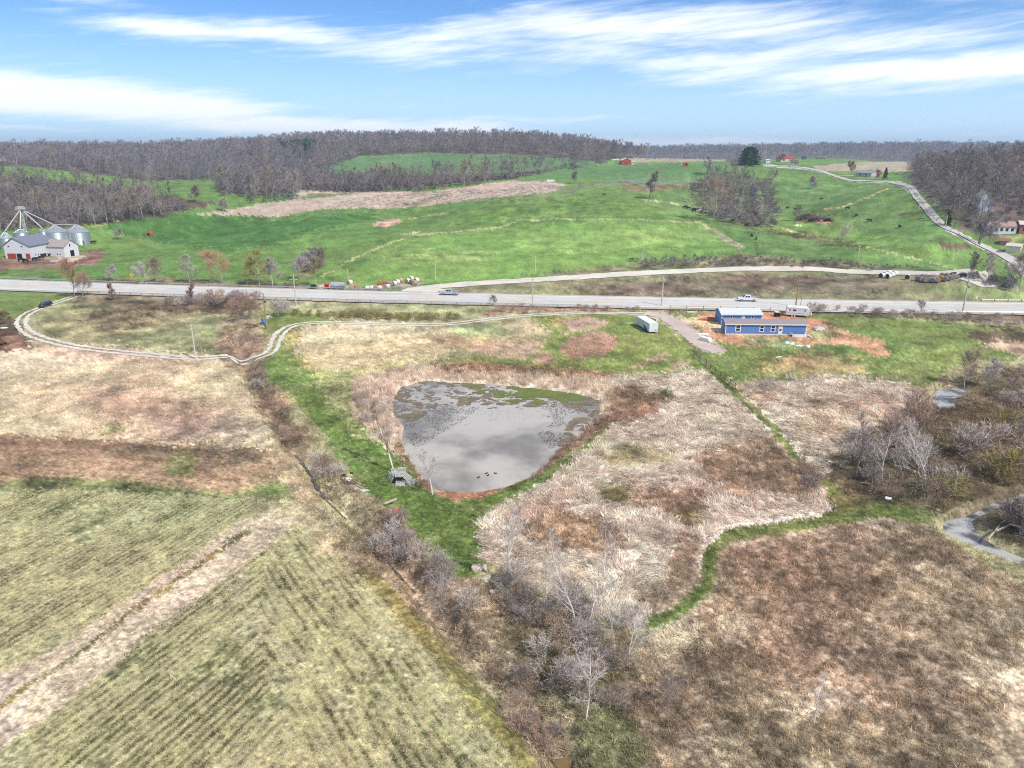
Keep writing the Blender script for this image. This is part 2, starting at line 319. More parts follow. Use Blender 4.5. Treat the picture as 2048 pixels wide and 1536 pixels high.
# straw field left
lay([(-1500,706),(0,702),(190,690),(330,700),(430,714),(475,735),(492,775),(520,830),(555,885),(548,905),(300,886),(0,868),(-1500,790)], (212,191,152), 10, 7, .12, 0, NB)
lay([(60,690),(190,692),(300,706),(400,722),(300,724),(120,712)], (190,158,128), 10, 8, .2, 0, NB)
lay([(180,790),(300,775),(420,800),(400,840),(240,835),(160,815)], (196,166,136), 10, 22, .2, 0, NB)
lay([(300,840),(470,830),(540,870),(500,892),(330,880)], (190,172,144), 10, 16, .2, 0, NB)
lay([(205,848),(260,850),(240,868),(190,866)], (138,142,92), 10, 9, .3, 0, NB)
# tilled band
lay([(-1500,795),(0,867),(180,878),(320,888),(440,893),(545,902),(562,930),(560,965),(510,990),(420,985),(300,975),(150,972),(0,975),(-1500,1010)], (166,130,98), 11, 5, .14, 0, NB)
lay([(170,880),(330,890),(440,895),(540,905),(500,930),(330,925),(200,905)], (138,116,86), 11, 12, .2, 0, NB)
lay([(338,900),(375,893),(390,920),(385,952),(345,955),(335,930)], (130,150,88), 1, 7, .25, 0, NB)
lay([(-50,965),(150,955),(330,972),(470,990),(500,1000),(300,1000),(0,985)], (126,120,72), 11, 9, .3, 0, NB)
lay([(460,990),(505,975),(560,965),(575,990),(540,1012),(480,1005)], (124,150,80), 1, 6, .25, 0, NB)
# corn stubble
lay([(-2500,1100),(0,978),(250,985),(420,992),(560,1012),(610,1035),(660,1085),(700,1140),(760,1210),(840,1300),(920,1400),(1000,1500),(1080,1620),(1300,2600),(-3000,2600)], (144,140,88), 4, 6, .22, 0, NB)
lay([(480,1005),(560,1012),(610,1035),(660,1085),(700,1140),(760,1210),(840,1300),(900,1375),(800,1350),(700,1250),(600,1150),(540,1100),(430,1110)], (158,150,98), 4, 16, .2, 0, NB)
lay([(520,1075),(500,1150),(520,1230),(620,1330),(560,1350),(480,1250),(440,1150)], (176,164,120), 4, 22, .15, 0, NB)
lay([(540,1020),(600,1045),(560,1080),(430,1175),(300,1270),(150,1390),(0,1500),(-400,1800),(-400,1560),(-60,1390),(0,1350),(120,1290),(270,1190),(400,1100),(490,1040)], (210,186,156), 13, 5, .12, 0, NB)
lay([(500,1062),(420,1115),(300,1195),(180,1290),(60,1370),(-20,1425),(-200,1540)], (118,130,70), 1, 4, .4, 0, NB, 4.5)
# ditch corridor
lay([(440,640),(510,640),(530,700),(525,740),(560,800),(620,880),(700,960),(760,1010),(800,1050),(860,1130),(960,1165),(1000,1150),(1100,1250),(1300,1260),(1420,1500),(1480,2600),(1250,2600),(1090,1640),(1010,1500),(930,1400),(850,1300),(770,1210),(705,1140),(665,1085),(600,1020),(560,960),(560,890),(520,820),(480,740),(440,715)], (164,140,112), 5, 8, .22, 0, NB)
lay([(600,900),(700,990),(780,1080),(760,1140),(880,1260),(960,1330),(1000,1420),(1040,1520),(960,1430),(870,1310),(780,1210),(700,1120),(640,1030),(590,950)], (180,160,124), 5, 16, .22, 0, NB)
lay([(575,900),(620,960),(650,1010),(600,1010),(560,950),(530,900)], (190,156,124), 10, 12, .2, 0, NB)
lay([(480,1000),(600,1010),(660,1060),(690,1110),(660,1110),(600,1050),(540,1020)], (196,172,134), 10, 10, .2, 0, NB)
lay([(1020,1180),(1180,1260),(1290,1280),(1300,1400),(1200,1480),(1060,1380),(1000,1260)], (128,112,84), 5, 22, .3, 0, NB)
lay([(1140,1440),(1300,1430),(1400,1500),(1440,1700),(1180,1700)], (140,132,92), 5, 20, .3, 0, NB)
lay([(705,1140),(770,1210),(850,1300),(930,1400),(1010,1500),(1090,1640),(1130,1640),(1060,1500),(970,1385),(890,1290),(810,1200),(740,1135)], (126,138,74), 1, 6, .22, 0, NB)
# green strips
lay([(545,650),(600,648),(590,700),(640,760),(700,780),(710,830),(760,890),(790,900),(815,925),(850,980),(870,995),(960,985),(1010,975),(1075,950),(1140,905),(1215,850),(1222,856),(1150,925),(1080,975),(1010,1005),(975,1030),(962,1070),(965,1110),(955,1150),(910,1160),(868,1140),(845,1100),(800,1030),(740,985),(690,930),(640,860),(590,800),(545,770),(522,725),(560,690)], (98,146,58), 1, 5, .16, 0, NB)
lay([(560,655),(640,645),(640,700),(680,760),(715,800),(720,850),(690,830),(640,770),(580,700)], (158,176,96), 1, 12, .2, 0, NB)
lay([(640,740),(720,745),(712,800),(720,850),(750,880),(720,880),(680,830),(640,780)], (172,172,108), 1, 10, .2, 0, NB)
lay([(520,620),(560,612),(690,640),(720,640),(640,650),(560,665),(530,665)], (108,152,66), 1, 5, .15, 0, NB)
# upper meadow
lay([(600,655),(700,640),(850,640),(900,700),(860,715),(720,730),(690,748),(640,738),(590,700)], (210,192,146), 10, 7, .14, 0, NB)
lay([(820,648),(1000,632),(1090,645),(1095,670),(1040,680),(960,690),(880,690)], (184,160,120), 10, 10, .18, 0, NB)
lay([(690,748),(800,722),(900,716),(960,712),(980,700),(1060,690),(1100,690),(1060,720),(960,726),(800,738),(720,752)], (126,150,74), 1, 6, .2, 0, NB)
lay([(1040,632),(1240,620),(1300,622),(1420,728),(1480,762),(1330,748),(1100,738),(950,726),(1010,712),(1090,690),(1100,668),(1070,640)], (112,152,64), 1, 5, .15, 0, NB)
lay([(1085,636),(1175,628),(1165,640),(1120,668),(1110,650)], (150,168,92), 1, 8, .2, 0, NB)
lay([(1124,640),(1180,633),(1216,645),(1200,655),(1150,664),(1128,668),(1140,655)], (196,160,134), 10, 3, .12, 0, NB)
lay([(1122,700),(1130,680),(1160,672),(1210,660),(1228,672),(1234,690),(1205,712),(1170,716),(1135,712)], (184,144,116), 10, 4, .14, 0, NB)
lay([(940,692),(1010,683),(1086,684),(1078,700),(1050,718),(1000,712),(935,702)], (190,160,130), 10, 4, .14, 0, NB)
lay([(1062,724),(1088,704),(1112,722),(1090,728)], (184,146,120), 10, 3, .12, 0, NB)
lay([(1258,735),(1290,722),(1335,706),(1340,716),(1310,728),(1270,738)], (182,160,120), 10, 4, .2, 0, NB)
lay([(1330,740),(1350,726),(1378,722),(1376,732),(1350,742)], (184,156,120), 10, 4, .2, 0, NB)
lay([(890,650),(990,640),(1030,664),(1000,676),(930,678)], (170,168,112), 10, 8, .25, 0, NB)
# right fields
lay([(1330,625),(1500,628),(1700,628),(2048,655),(2800,680),(2800,800),(2048,720),(1950,720),(1900,735),(1870,765),(1850,775),(1700,757),(1600,762),(1480,765),(1440,745),(1400,715)], (100,142,60), 1, 4, .16, 0, NB)
lay([(1560,715),(1650,700),(1740,735),(1720,756),(1620,756),(1560,745),(1500,740)], (146,156,92), 1, 12, .25, 0, NB)
lay([(1780,700),(1900,700),(1960,725),(1880,735),(1800,725)], (124,170,70), 1, 12, .12, 0, NB)
lay([(1925,665),(1990,655),(2100,668),(2100,690),(1980,690)], (106,96,66), 5, 7, .3, 0, NB)
lay([(1960,690),(2000,680),(2100,690),(2300,730),(2048,715)], (186,158,124), 10, 6, .25, 0, NB)
lay([(1376,640),(1410,625),(1450,620),(1530,618),(1565,628),(1640,640),(1700,665),(1762,680),(1784,705),(1768,716),(1740,710),(1690,688),(1640,690),(1560,694),(1470,690),(1420,678)], (204,146,106), 7, 4, .12, 0, NB)
lay([(1365,636),(1430,634),(1450,650),(1450,662),(1420,660),(1380,648)], (222,192,142), 7, 4, .12, 0, NB)
lay([(1352,624),(1390,622),(1395,632),(1375,638),(1358,634)], (104,144,66), 1, 3, .15, 0, NB)
lay([(1470,672),(1560,674),(1610,690),(1560,694),(1490,686)], (146,146,92), 1, 6, .35, 0, NB)
lay([(1620,656),(1660,650),(1680,664),(1650,680),(1620,676)], (150,152,100), 1, 6, .3, 0, NB)
lay([(1290,622),(1345,622),(1380,648),(1420,680),(1455,700),(1440,706),(1400,700),(1365,670),(1330,640),(1300,634)], (196,172,154), 7, 3, .12, 0, NB)
# pond surrounds
lay([(706,770),(720,750),(790,738),(860,724),(960,735),(1100,740),(1200,745),(1240,760),(1225,800),(1215,835),(1205,852),(1140,903),(1070,950),(1010,974),(960,984),(905,986),(860,978),(812,930),(780,905),(750,880),(715,840),(706,800)], (208,184,158), 6, 7, .16, 0, NB)
lay([(856,728),(960,726),(1100,738),(1230,745),(1215,762),(1100,752),(980,748),(880,745)], (168,128,98), 5, 6, .2, 0, NB)
lay([(800,880),(815,915),(845,955),(868,975),(850,985),(815,930),(785,900)], (140,112,84), 5, 5, .2, 0, NB)
lay([(868,985),(868,975),(905,981),(960,980),(1010,972),(1060,952),(1020,975),(960,998),(900,1003)], (178,128,92), 7, 3, .12, 0, NB)
lay([(1063,951),(1095,925),(1120,895),(1168,862),(1205,835),(1215,850),(1140,903),(1075,952)], (160,126,100), 5, 5, .2, 0, NB)
lay([(700,745),(790,725),(870,715),(860,726),(790,740),(720,752)], (188,178,112), 1, 5, .2, 0, NB)
# matted pale grass
lay([(1225,762),(1330,748),(1425,745),(1470,775),(1560,765),(1700,756),(1800,768),(1850,790),(1870,830),(1800,880),(1700,900),(1640,960),(1670,1030),(1560,1056),(1450,1068),(1420,1090),(1400,1160),(1340,1225),(1290,1250),(1200,1240),(1100,1200),(1030,1150),(960,1110),(962,1050),(985,1020),(1080,978),(1150,925),(1225,855),(1215,820)], (226,207,184), 2, 8, .10, 0, NB)
lay([(1225,770),(1250,768),(1290,780),(1340,790),(1330,810),(1310,830),(1250,845),(1215,850),(1205,830),(1215,800)], (170,132,104), 5, 10, .25, 0, NB)
lay([(1300,785),(1340,778),(1350,795),(1320,800)], (122,124,70), 5, 6, .3, 0, NB)
lay([(1450,770),(1540,768),(1560,790),(1540,815),(1490,800)], (192,162,138), 5, 10, .25, 0, NB)
lay([(1380,905),(1450,890),(1500,870),(1560,880),(1600,915),(1650,965),(1640,1000),(1560,990),(1480,995),(1410,975),(1390,940)], (182,140,108), 3, 14, .2, 0, NB)
lay([(1260,985),(1330,975),(1400,980),(1420,1010),(1370,1030),(1290,1020),(1250,1010)], (172,126,94), 3, 12, .25, 0, NB)
lay([(1050,1035),(1100,1015),(1180,1030),(1250,1055),(1250,1100),(1180,1115),(1090,1105),(1050,1085)], (176,130,96), 3, 12, .22, 0, NB)
lay([(1340,1070),(1410,1075),(1400,1120),(1400,1170),(1370,1200),(1300,1235),(1240,1225),(1330,1170)], (186,146,116), 3, 10, .22, 0, NB)
lay([(1195,970),(1240,960),(1265,985),(1240,1010),(1200,1000)], (142,136,84), 5, 9, .35, 0, NB)
lay([(1195,895),(1260,890),(1360,905),(1350,920),(1250,935),(1200,930)], (180,168,120), 2, 12, .35, 0, NB)
lay([(1340,1015),(1390,1010),(1410,1045),(1360,1060)], (148,136,84), 5, 9, .3, 0, NB)
lay([(990,1050),(1060,1010),(1120,985),(1180,975),(1120,1010),(1060,1040)], (200,168,142), 2, 12, .25, 0, NB)
lay([(1600,800),(1700,790),(1800,800),(1780,850),(1680,880),(1600,860)], (202,172,148), 2, 18, .3, 0, NB)
# right wood floor
lay([(1690,870),(1760,860),(1850,810),(1870,780),(1950,745),(2048,740),(2800,900),(2800,1300),(2100,1120),(1990,1070),(1880,1030),(1760,1030),(1680,1020),(1650,960)], (126,112,84), 8, 12, .22, 0, NB)
lay([(1660,975),(1760,1000),(1850,1015),(1880,1040),(1830,1060),(1740,1030),(1670,1025)], (112,130,70), 1, 8, .25, 0, NB)
lay([(1720,1000),(1760,990),(1800,1010),(1760,1018)], (100,104,66), 5, 8, .25, 0, NB)
# lower right brown meadow
lay([(1440,1085),(1500,1068),(1600,1062),(1700,1040),(1800,1040),(1880,1060),(1990,1120),(2100,1165),(3500,1900),(3500,2600),(1300,2600),(1290,1500),(1250,1380),(1290,1290),(1360,1240),(1415,1200),(1430,1130)], (172,138,110), 3, 10, .2, 0, NB)
lay([(1560,1080),(1760,1120),(1800,1180),(1700,1220),(1580,1230),(1480,1180),(1500,1110)], (148,110,82), 3, 26, .22, 0, NB)
lay([(1430,1230),(1560,1250),(1640,1300),(1560,1360),(1440,1340),(1380,1280)], (158,118,88), 3, 26, .22, 0, NB)
lay([(1300,1260),(1400,1250),(1420,1290),(1360,1310),(1290,1300)], (204,180,150), 2, 14, .2, 0, NB)
for c, r in (((1640,1400),45),((1990,1345),45),((1560,1420),30),((1760,1060),40),((2030,1250),35),((1860,1140),30),((1450,1500),50),((1480,1260),40)):
    lay([(c[0]+r*math.cos(a)*1.2, c[1]+r*math.sin(a)*.8) for a in np.arange(0, 6.2, .7)], (230,204,174), 3, 16, .2, 0, NB)
lay([(1500,1400),(1700,1450),(1900,1420),(2100,1440),(2100,1600),(1500,1600)], (158,132,100), 3, 40, .25, 0, NB)
lay([(1880,1060),(1990,1120),(2100,1165),(2200,1230),(2000,1150),(1900,1085),(1850,1050)], (134,142,84), 3, 8, .25, 0, NB)
lay(DPATH2, (96,134,58), 1, 5, .2, 0, NB, 13)
lay(DPATH1, (104,138,60), 1, 3, .2, 0, NB, 7.5)
lay([(1490,800),(1550,850)], (190,160,120), 2, 2, .2, 0, NB, 1.5)
# ruts in the lower right meadow
for A, B in (((1430,1405),(1550,1536)),((1620,1440),(1730,1540)),((1400,1450),(1500,1560)),((1590,1470),(1700,1580)),((1400,1350),(1480,1440))):
    lay([A, ((A[0]+B[0])/2-6, (A[1]+B[1])/2), B], (96,78,58), 3, 6, .3, 0, NB, 3)
lay([(2048,543),(2000,508),(1940,481),(1892,456),(1856,420)], (200,192,184), 7, .3, .05, 225, 600, 5)
lay([(1856,420),(1830,388),(1808,370),(1795,366.5)], (200,192,184), 7, .3, .05, 225, 700, 4.5)
lay([(1795,366.5),(1780,364.5),(1740,363),(1700,361),(1672,353),(1648,344.5),(1616,337.5),(1575,334),(1528,331)], (200,192,184), 7, .2, .05, 225, 1000, 2.2)
KALB = .88
def desat(c, k=.14): g = (c*[.3, .55, .15]).sum(-1, keepdims=True); return c*(1-k)+g*k*1.05
def wdist(P0, P1): return P0, P1
def _rowaxis(a, b):
    p, q = flat([a, b]); d = np.array([q[0]-p[0], q[1]-p[1]]); d /= np.hypot(*d); return p, d
ROWP = .8
LEFTP = [(-4000,800),(560,1000),(552,1060),(520,1200),(530,1350),(600,1560),(700,3000),(-4000,3000)]
ROW_A = _rowaxis((0,1400),(540,1040))       # rows left of the field track
ROW_B = _rowaxis((600,1060),(1000,1560))    # rows along the ditch
ROW_L = flat([(-600,1800),(60,1430),(300,1230),(460,1130),(585,1045)])
def rowcoord(x, y, fam):
    (px, py), d = fam; r = (x-px)*(-d[1])+(y-py)*d[0]; t = (x-px)*d[0]+(y-py)*d[1]
    return r+(fbm(t/25, r/25, 61, 2)-.5)*1.6
def paint(x, y, u, v, D):
    x = np.asarray(x); n = x.shape
    near = D < 240
    sc = np.where(near, 1., np.clip(D/60, 1, 40))
    w1 = fbm(x/(2.3*sc**.5), y/(2.3*sc**.5), 31, 4)-.5; w2 = fbm(x/(2.3*sc**.5)+50, y/(2.3*sc**.5), 37, 4)-.5
    rr = np.random.default_rng(5); j1 = rr.normal(0, .55, n); j2 = rr.normal(0, .55, n)
    m1 = fbm(x/6, y/6, 41, 5)-.5; m2 = fbm(x/(1.1+D/160), y/(1.1+D/160), 43, 3)-.5; m3 = fbm(x/28, y/28, 47, 3)-.5
    rgb = np.zeros(n+(3,)); rgb[...] = (112,138,72); cls = np.full(n, 9, int)
    for (P, c, k, wob, mot, d0, d1, ln) in L:
        xs = [p[0] for p in P]; ys = [p[1] for p in P]; pad = wob*2+ln+2
        s = (D >= d0) & (D < d1) & (u > min(xs)-pad) & (u < max(xs)+pad) & (v > min(ys)-pad) & (v < max(ys)+pad)
        if not s.any(): continue
        uu = u[s]+w1[s]*wob*4+j1[s]*wob*1.5; vv = v[s]+w2[s]*wob*3+j2[s]*wob*1.0
        ins = dline(uu, vv, P) < ln*(1+.5*w1[s]) if ln else inpoly(uu, vv, P)
        idx = np.nonzero(s)[0][ins]
        f = 1+(m1[idx]*2.2+m2[idx]*1.6)*mot*1.6
        c = np.array(c, float)
        if k == 3: c = c*.4+np.array([166,146,118.])*.6; mot = mot*.55
        if k in (1, 9) and c[1] > c[0]: c = c*(np.array([1.14, .91, .96]) if k == 1 else np.array([1.12, 1.0, .92])); mot = mot*(1.5 if k == 1 else 1)
        cc = c[None]*f[:, None]
        # patches of neighbouring tone: greener / browner
        gsh = np.clip(m3[idx]*3, -1, 1)[:, None]*mot
        cc = cc*(1+gsh*np.array([[.35, -.12, .1]]))
        rgb[idx] = cc; cls[idx] = k
    i = np.nonzero(cls == 1)[0]; br = (np.clip((fbm(x[i]/3.2, y[i]/3.2, 221, 4)-.48)*4, 0, 1)*.45)[:, None]; rgb[i] = rgb[i]*(1-br)+np.array([[162,158,104.]])*br
    # corn stubble rows
    s = cls == 4; i = np.nonzero(s)[0]
    if len(i):
        left = inpoly(u[i], v[i], LEFTP)
        lower = ~left
        # distance from each row family
        for fam, sel in ((ROW_A, left), (ROW_B, lower)):
            (px, py), d = fam; q = i[sel]
            r = (x[q]-px)*(-d[1])+(y[q]-py)*d[0]; t = (x[q]-px)*d[0]+(y[q]-py)*d[1]
            r = r+(fbm(t/25, r/25, 61, 2)-.5)*1.6
            rows = .5+.5*np.cos(r*2*math.pi/ROWP); big = fbm(r/3.5, t/30, 63, 3)-.5
            st = fbm(r/.45, t/5, 65, 3)
            k = np.clip(.34*rows+.28+1.0*big+1.5*(st-.5), 0, 1)[:, None]
            rgb[q] = rgb[q]*(1-k*.55)+np.array([[214,202,158.]])*(k*.55)
            dk = np.clip(.35-k, 0, .35); rgb[q] *= 1-dk*.5
    s = cls == 11; i = np.nonzero(s & (D < 240))[0]
    if len(i):
        (px, py), d = _rowaxis((0,900),(500,940)); r = (x[i]-px)*(-d[1])+(y[i]-py)*d[0]; t = (x[i]-px)*d[0]
        rgb[i] *= (1+(fbm(r/1.1, t/30, 71, 3)-.5)*.5)[:, None]
    # far pasture: soft broad tone and mowing streaks
    s = (cls == 9); i = np.nonzero(s & (D > 225))[0]
    rgb[i] *= (1+(fbm(x[i]/60, y[i]/60, 81, 3)-.5)*.2+(fbm(x[i]/5, y[i]/12, 83, 3)-.5)*.1)[:, None]
    br = np.clip((fbm(x[i]/22, y[i]/30, 87, 4)-.56)*5, 0, 1)[:, None]*.14
    rgb[i] = rgb[i]*(1-br)+np.array([[150,150,92.]])*br
    # salt and pepper
    rgb *= (1+(fbm(x/.42, y/.42, 91, 2)-.5)*np.clip(1.2-D/300, .25, 1)*.75)[..., None]
    return np.clip(rgb, 4, 250), cls
# ------------------------------------------------------------------ ground mesh
def ground():
    azs = np.concatenate([np.arange(-180, -46, 6.), np.arange(-44, 44.01, .115), np.arange(46, 180, 6.)])
    Ds = [4, 10, 18, 26, 32]; d = 36.
    while d < 9000:
        Ds.append(d); d += min(3.3*d*d/63400, d*.0078)
        if d > 1600: d += d*.02
    Ds = np.array(Ds); na, nd = len(azs), len(Ds)
    A, Dd = np.meshgrid(np.radians(azs), Ds); x = (np.sin(A)*Dd).ravel(); y = (np.cos(A)*Dd).ravel(); z = H(x, y)
    u, v = project(x, y, z); beh = (y < 5) | (np.abs(np.degrees(A.ravel())) > 50)
    u = np.where(beh, np.where(x > 0, 2600, -500), u); v = np.where(beh, np.where(Dd.ravel() < 200, 1500, 560), v)
    rgb, cls = paint(x, y, u, v, Dd.ravel())
    far = (Dd.ravel() > 1000); rgb[far & (cls == 9)] = (100,104,80)
    idx = np.arange(na*nd).reshape(nd, na); nx = np.roll(idx, -1, 1)
    q = np.stack([idx[:-1], nx[:-1], nx[1:], idx[1:]], -1)[:, :, ::-1].reshape(-1, 4)
    x = np.append(x, 0); y = np.append(y, 0); z = np.append(z, 0); c = na*nd
    tri = np.stack([idx[0], np.full(na, c), nx[0]], -1)[:, ::1]
    me = bpy.data.meshes.new('ground'); me.vertices.add(c+1); me.vertices.foreach_set('co', np.stack([x, y, z], -1).ravel())
    nl = len(q)*4+len(tri)*3; me.loops.add(nl); me.loops.foreach_set('vertex_index', np.concatenate([q.ravel(), tri.ravel()]).astype(np.int32))
    me.polygons.add(len(q)+len(tri)); ls = np.concatenate([np.arange(len(q))*4, len(q)*4+np.arange(len(tri))*3])
    me.polygons.foreach_set('loop_start', ls.astype(np.int32)); me.polygons.foreach_set('use_smooth', np.ones(len(ls), bool))
    a = me.attributes.new('tint', 'FLOAT_COLOR', 'POINT'); cc = np.ones((c+1, 4)); cc[:-1, :3] = desat(lin(rgb)*KALB); cc[-1, :3] = .1
    a.data.foreach_set('color', cc.ravel())
    me.update(calc_edges=True); me.validate()
    o = bpy.data.objects.new('ground', me); COL.objects.link(o); o['kind'] = 'structure'
    return o, cls.reshape(nd, na)
def mat(name): 
    m = bpy.data.materials.new(name); m.use_nodes = True; t = NT(m.node_tree); t.n.clear()
    o = t.node('ShaderNodeOutputMaterial'); b = t.node('ShaderNodeBsdfPrincipled'); t.l.new(b.outputs[0], o.inputs[0])
    b.inputs['Specular IOR Level'].default_value = .2; b.inputs['Roughness'].default_value = .8
    return m, t, b
def ground_mat():
    m, t, b = mat('ground cover')
    at = t.node('ShaderNodeAttribute', attribute_name='tint'); g = t.node('ShaderNodeNewGeometry'); P = g.outputs['Position']
    n1 = t.noise(P, 2.6, 5, .7); n2 = t.noise(P, .3, 5, .75); n3 = t.noise(P, 1.0, 4, .75)
    f = t.m('ADD', t.rmap(n1, .25, .75, .4, 1.55), t.m('ADD', t.rmap(n2, .3, .7, -.16, .16), t.rmap(n3, .3, .7, -.10, .10)))
    c = t.mix(1., at.outputs[0], t.vec(f, f, f), 'MULTIPLY')
    t.l.new(c, b.inputs['Base Color']); b.inputs['Roughness'].default_value = .95; b.inputs['Specular IOR Level'].default_value = .08
    bp = t.node('ShaderNodeBump'); bp.inputs['Strength'].default_value = .75; bp.inputs['Distance'].default_value = .35
    t.l.new(n1, bp.inputs['Height']); t.l.new(bp.outputs[0], b.inputs['Normal'])
    return m
GROUND, _ = ground(); GROUND.data.materials.append(ground_mat())
# ------------------------------------------------------------------ small helpers
RNG = np.random.default_rng(11); random.seed(4)
def S(c, k=.8): r = lin(c)*k; return (float(r[0]), float(r[1]), float(r[2]), 1.)
_M = {}
def pm(name, c, rough=.7, metal=0., var=.12, scale=3., spec=.3, rnd=0., k=.8):
    """plain procedural material: base colour with grain and wear"""
    if name in _M: return _M[name]
    m, t, b = mat(name); g = t.node('ShaderNodeTexCoord'); n = t.noise(g.outputs['Object'], scale, 5, .65)
    f = t.rmap(n, .25, .75, 1-var, 1+var)
    if rnd:
        oi = t.node('ShaderNodeObjectInfo'); f = t.m('MULTIPLY', f, t.rmap(oi.outputs['Random'], 0, 1, 1-rnd, 1+rnd))
    cc = t.mix(1., S(c, k), t.vec(f, f, f), 'MULTIPLY'); t.l.new(cc, b.inputs['Base Color'])
    b.inputs['Roughness'].default_value = rough; b.inputs['Metallic'].default_value = metal; b.inputs['Specular IOR Level'].default_value = spec
    _M[name] = m; return m
def mk(name, V, F, m, parent=None, smooth=False, kind=None):
    me = bpy.data.meshes.new(name); me.from_pydata([tuple(map(float, p)) for p in V], [], F); me.update()
    if smooth: me.polygons.foreach_set('use_smooth', [True]*len(me.polygons))
    if m: me.materials.append(m)
    o = bpy.data.objects.new(name, me); COL.objects.link(o)
    if parent: o.parent = parent
    if kind: o['kind'] = kind
    return o
def npmesh(name, V, F, m, smooth=False):
    """V (n,3) array, F (k,3) or (k,4) array"""
    me = bpy.data.meshes.new(name); V = np.asarray(V, np.float32); F = np.asarray(F, np.int32); w = F.shape[1]
    me.vertices.add(len(V)); me.vertices.foreach_set('co', V.ravel()); me.loops.add(F.size); me.loops.foreach_set('vertex_index', F.ravel())
    me.polygons.add(len(F)); me.polygons.foreach_set('loop_start', np.arange(0, F.size, w, dtype=np.int32))
    me.polygons.foreach_set('use_smooth', np.full(len(F), smooth)); me.update(calc_edges=True)
    if m: me.materials.append(m)
    return me
def link(name, me, parent=None, kind=None, loc=None):
    o = bpy.data.objects.new(name, me); COL.objects.link(o)
    if parent: o.parent = parent
    if kind: o['kind'] = kind
    if loc is not None: o.location = loc
    return o
def tag(o, label, cat, group=None):
    o['label'] = label; o['category'] = cat
    if group: o['group'] = group
    return o
def thing(name, label, cat, loc=(0, 0, 0), rz=0, group=None):
    o = bpy.data.objects.new(name, None); COL.objects.link(o); o.location = loc; o.rotation_euler = (0, 0, rz); o.empty_display_size = .3
    return tag(o, label, cat, group)
class MB:
    def __init__(s): s.V = []; s.F = []
    def add(s, V, F): n = len(s.V); s.V += [tuple(p) for p in V]; s.F += [tuple(i+n for i in f) for f in F]; return s
    def box(s, c, d, rz=0, M=None):
        x, y, z = d[0]/2, d[1]/2, d[2]/2; V = [Vector((a*x, b*y, e*z)) for e in (-1, 1) for b in (-1, 1) for a in (-1, 1)]
        R = M if M is not None else Matrix.Rotation(rz, 3, 'Z'); V = [R@p+Vector(c) for p in V]
        return s.add(V, [(0,2,3,1),(4,5,7,6),(0,1,5,4),(2,6,7,3),(0,4,6,2),(1,3,7,5)])
    def tube(s, p, q, r0, r1=None, n=8, cap=True):
        r1 = r0 if r1 is None else r1; p, q = Vector(p), Vector(q); d = (q-p).normalized(); a = d.orthogonal().normalized(); b = d.cross(a)
        V = [p+(a*math.cos(t)+b*math.sin(t))*r0 for t in [2*math.pi*i/n for i in range(n)]]+[q+(a*math.cos(t)+b*math.sin(t))*r1 for t in [2*math.pi*i/n for i in range(n)]]
        F = [(i, (i+1) % n, n+(i+1) % n, n+i) for i in range(n)]
        if cap: F += [tuple(range(n))[::-1], tuple(range(n, 2*n))]
        return s.add(V, F)
    def lathe(s, prof, n=24, c=(0, 0, 0)):
        V = []; F = []
        for r, z in prof: V += [(c[0]+r*math.cos(2*math.pi*i/n), c[1]+r*math.sin(2*math.pi*i/n), c[2]+z) for i in range(n)]
        for j in range(len(prof)-1): F += [(j*n+i, j*n+(i+1) % n, (j+1)*n+(i+1) % n, (j+1)*n+i) for i in range(n)]
        F += [tuple(range(n))[::-1], tuple(range((len(prof)-1)*n, len(prof)*n))]
        return s.add(V, F)
    def prism(s, P, a, b, axis='y'):
        """outline P of (h, z) pairs extruded from a to b along x or y"""
        n = len(P); f = (lambda h, z, t: (h, t, z)) if axis == 'y' else (lambda h, z, t: (t, h, z))
        V = [f(h, z, a) for h, z in P]+[f(h, z, b) for h, z in P]
        F = [(i, (i+1) % n, n+(i+1) % n, n+i) for i in range(n)]+[tuple(range(n))[::-1], tuple(range(n, 2*n))]
        return s.add(V, F)
    def obj(s, name, m, parent=None, smooth=False, kind=None, loc=None, label=None):
        o = mk(name, s.V, s.F, m, parent, smooth, kind)
        if loc is not None: o.location = loc
        if label: o['label'] = label
        return o
def dup(root, loc, rz, label=None, scale=None, group=None):
    r = root.copy(); COL.objects.link(r); r.location = loc; r.rotation_euler = (0, 0, rz)
    if label: r['label'] = label
    if group: r['group'] = group
    if scale: r.scale = (scale,)*3
    for ch in list(root.children):
        c = ch.copy(); COL.objects.link(c); c.parent = r
        for g in list(ch.children): d = g.copy(); COL.objects.link(d); d.parent = c
    return r
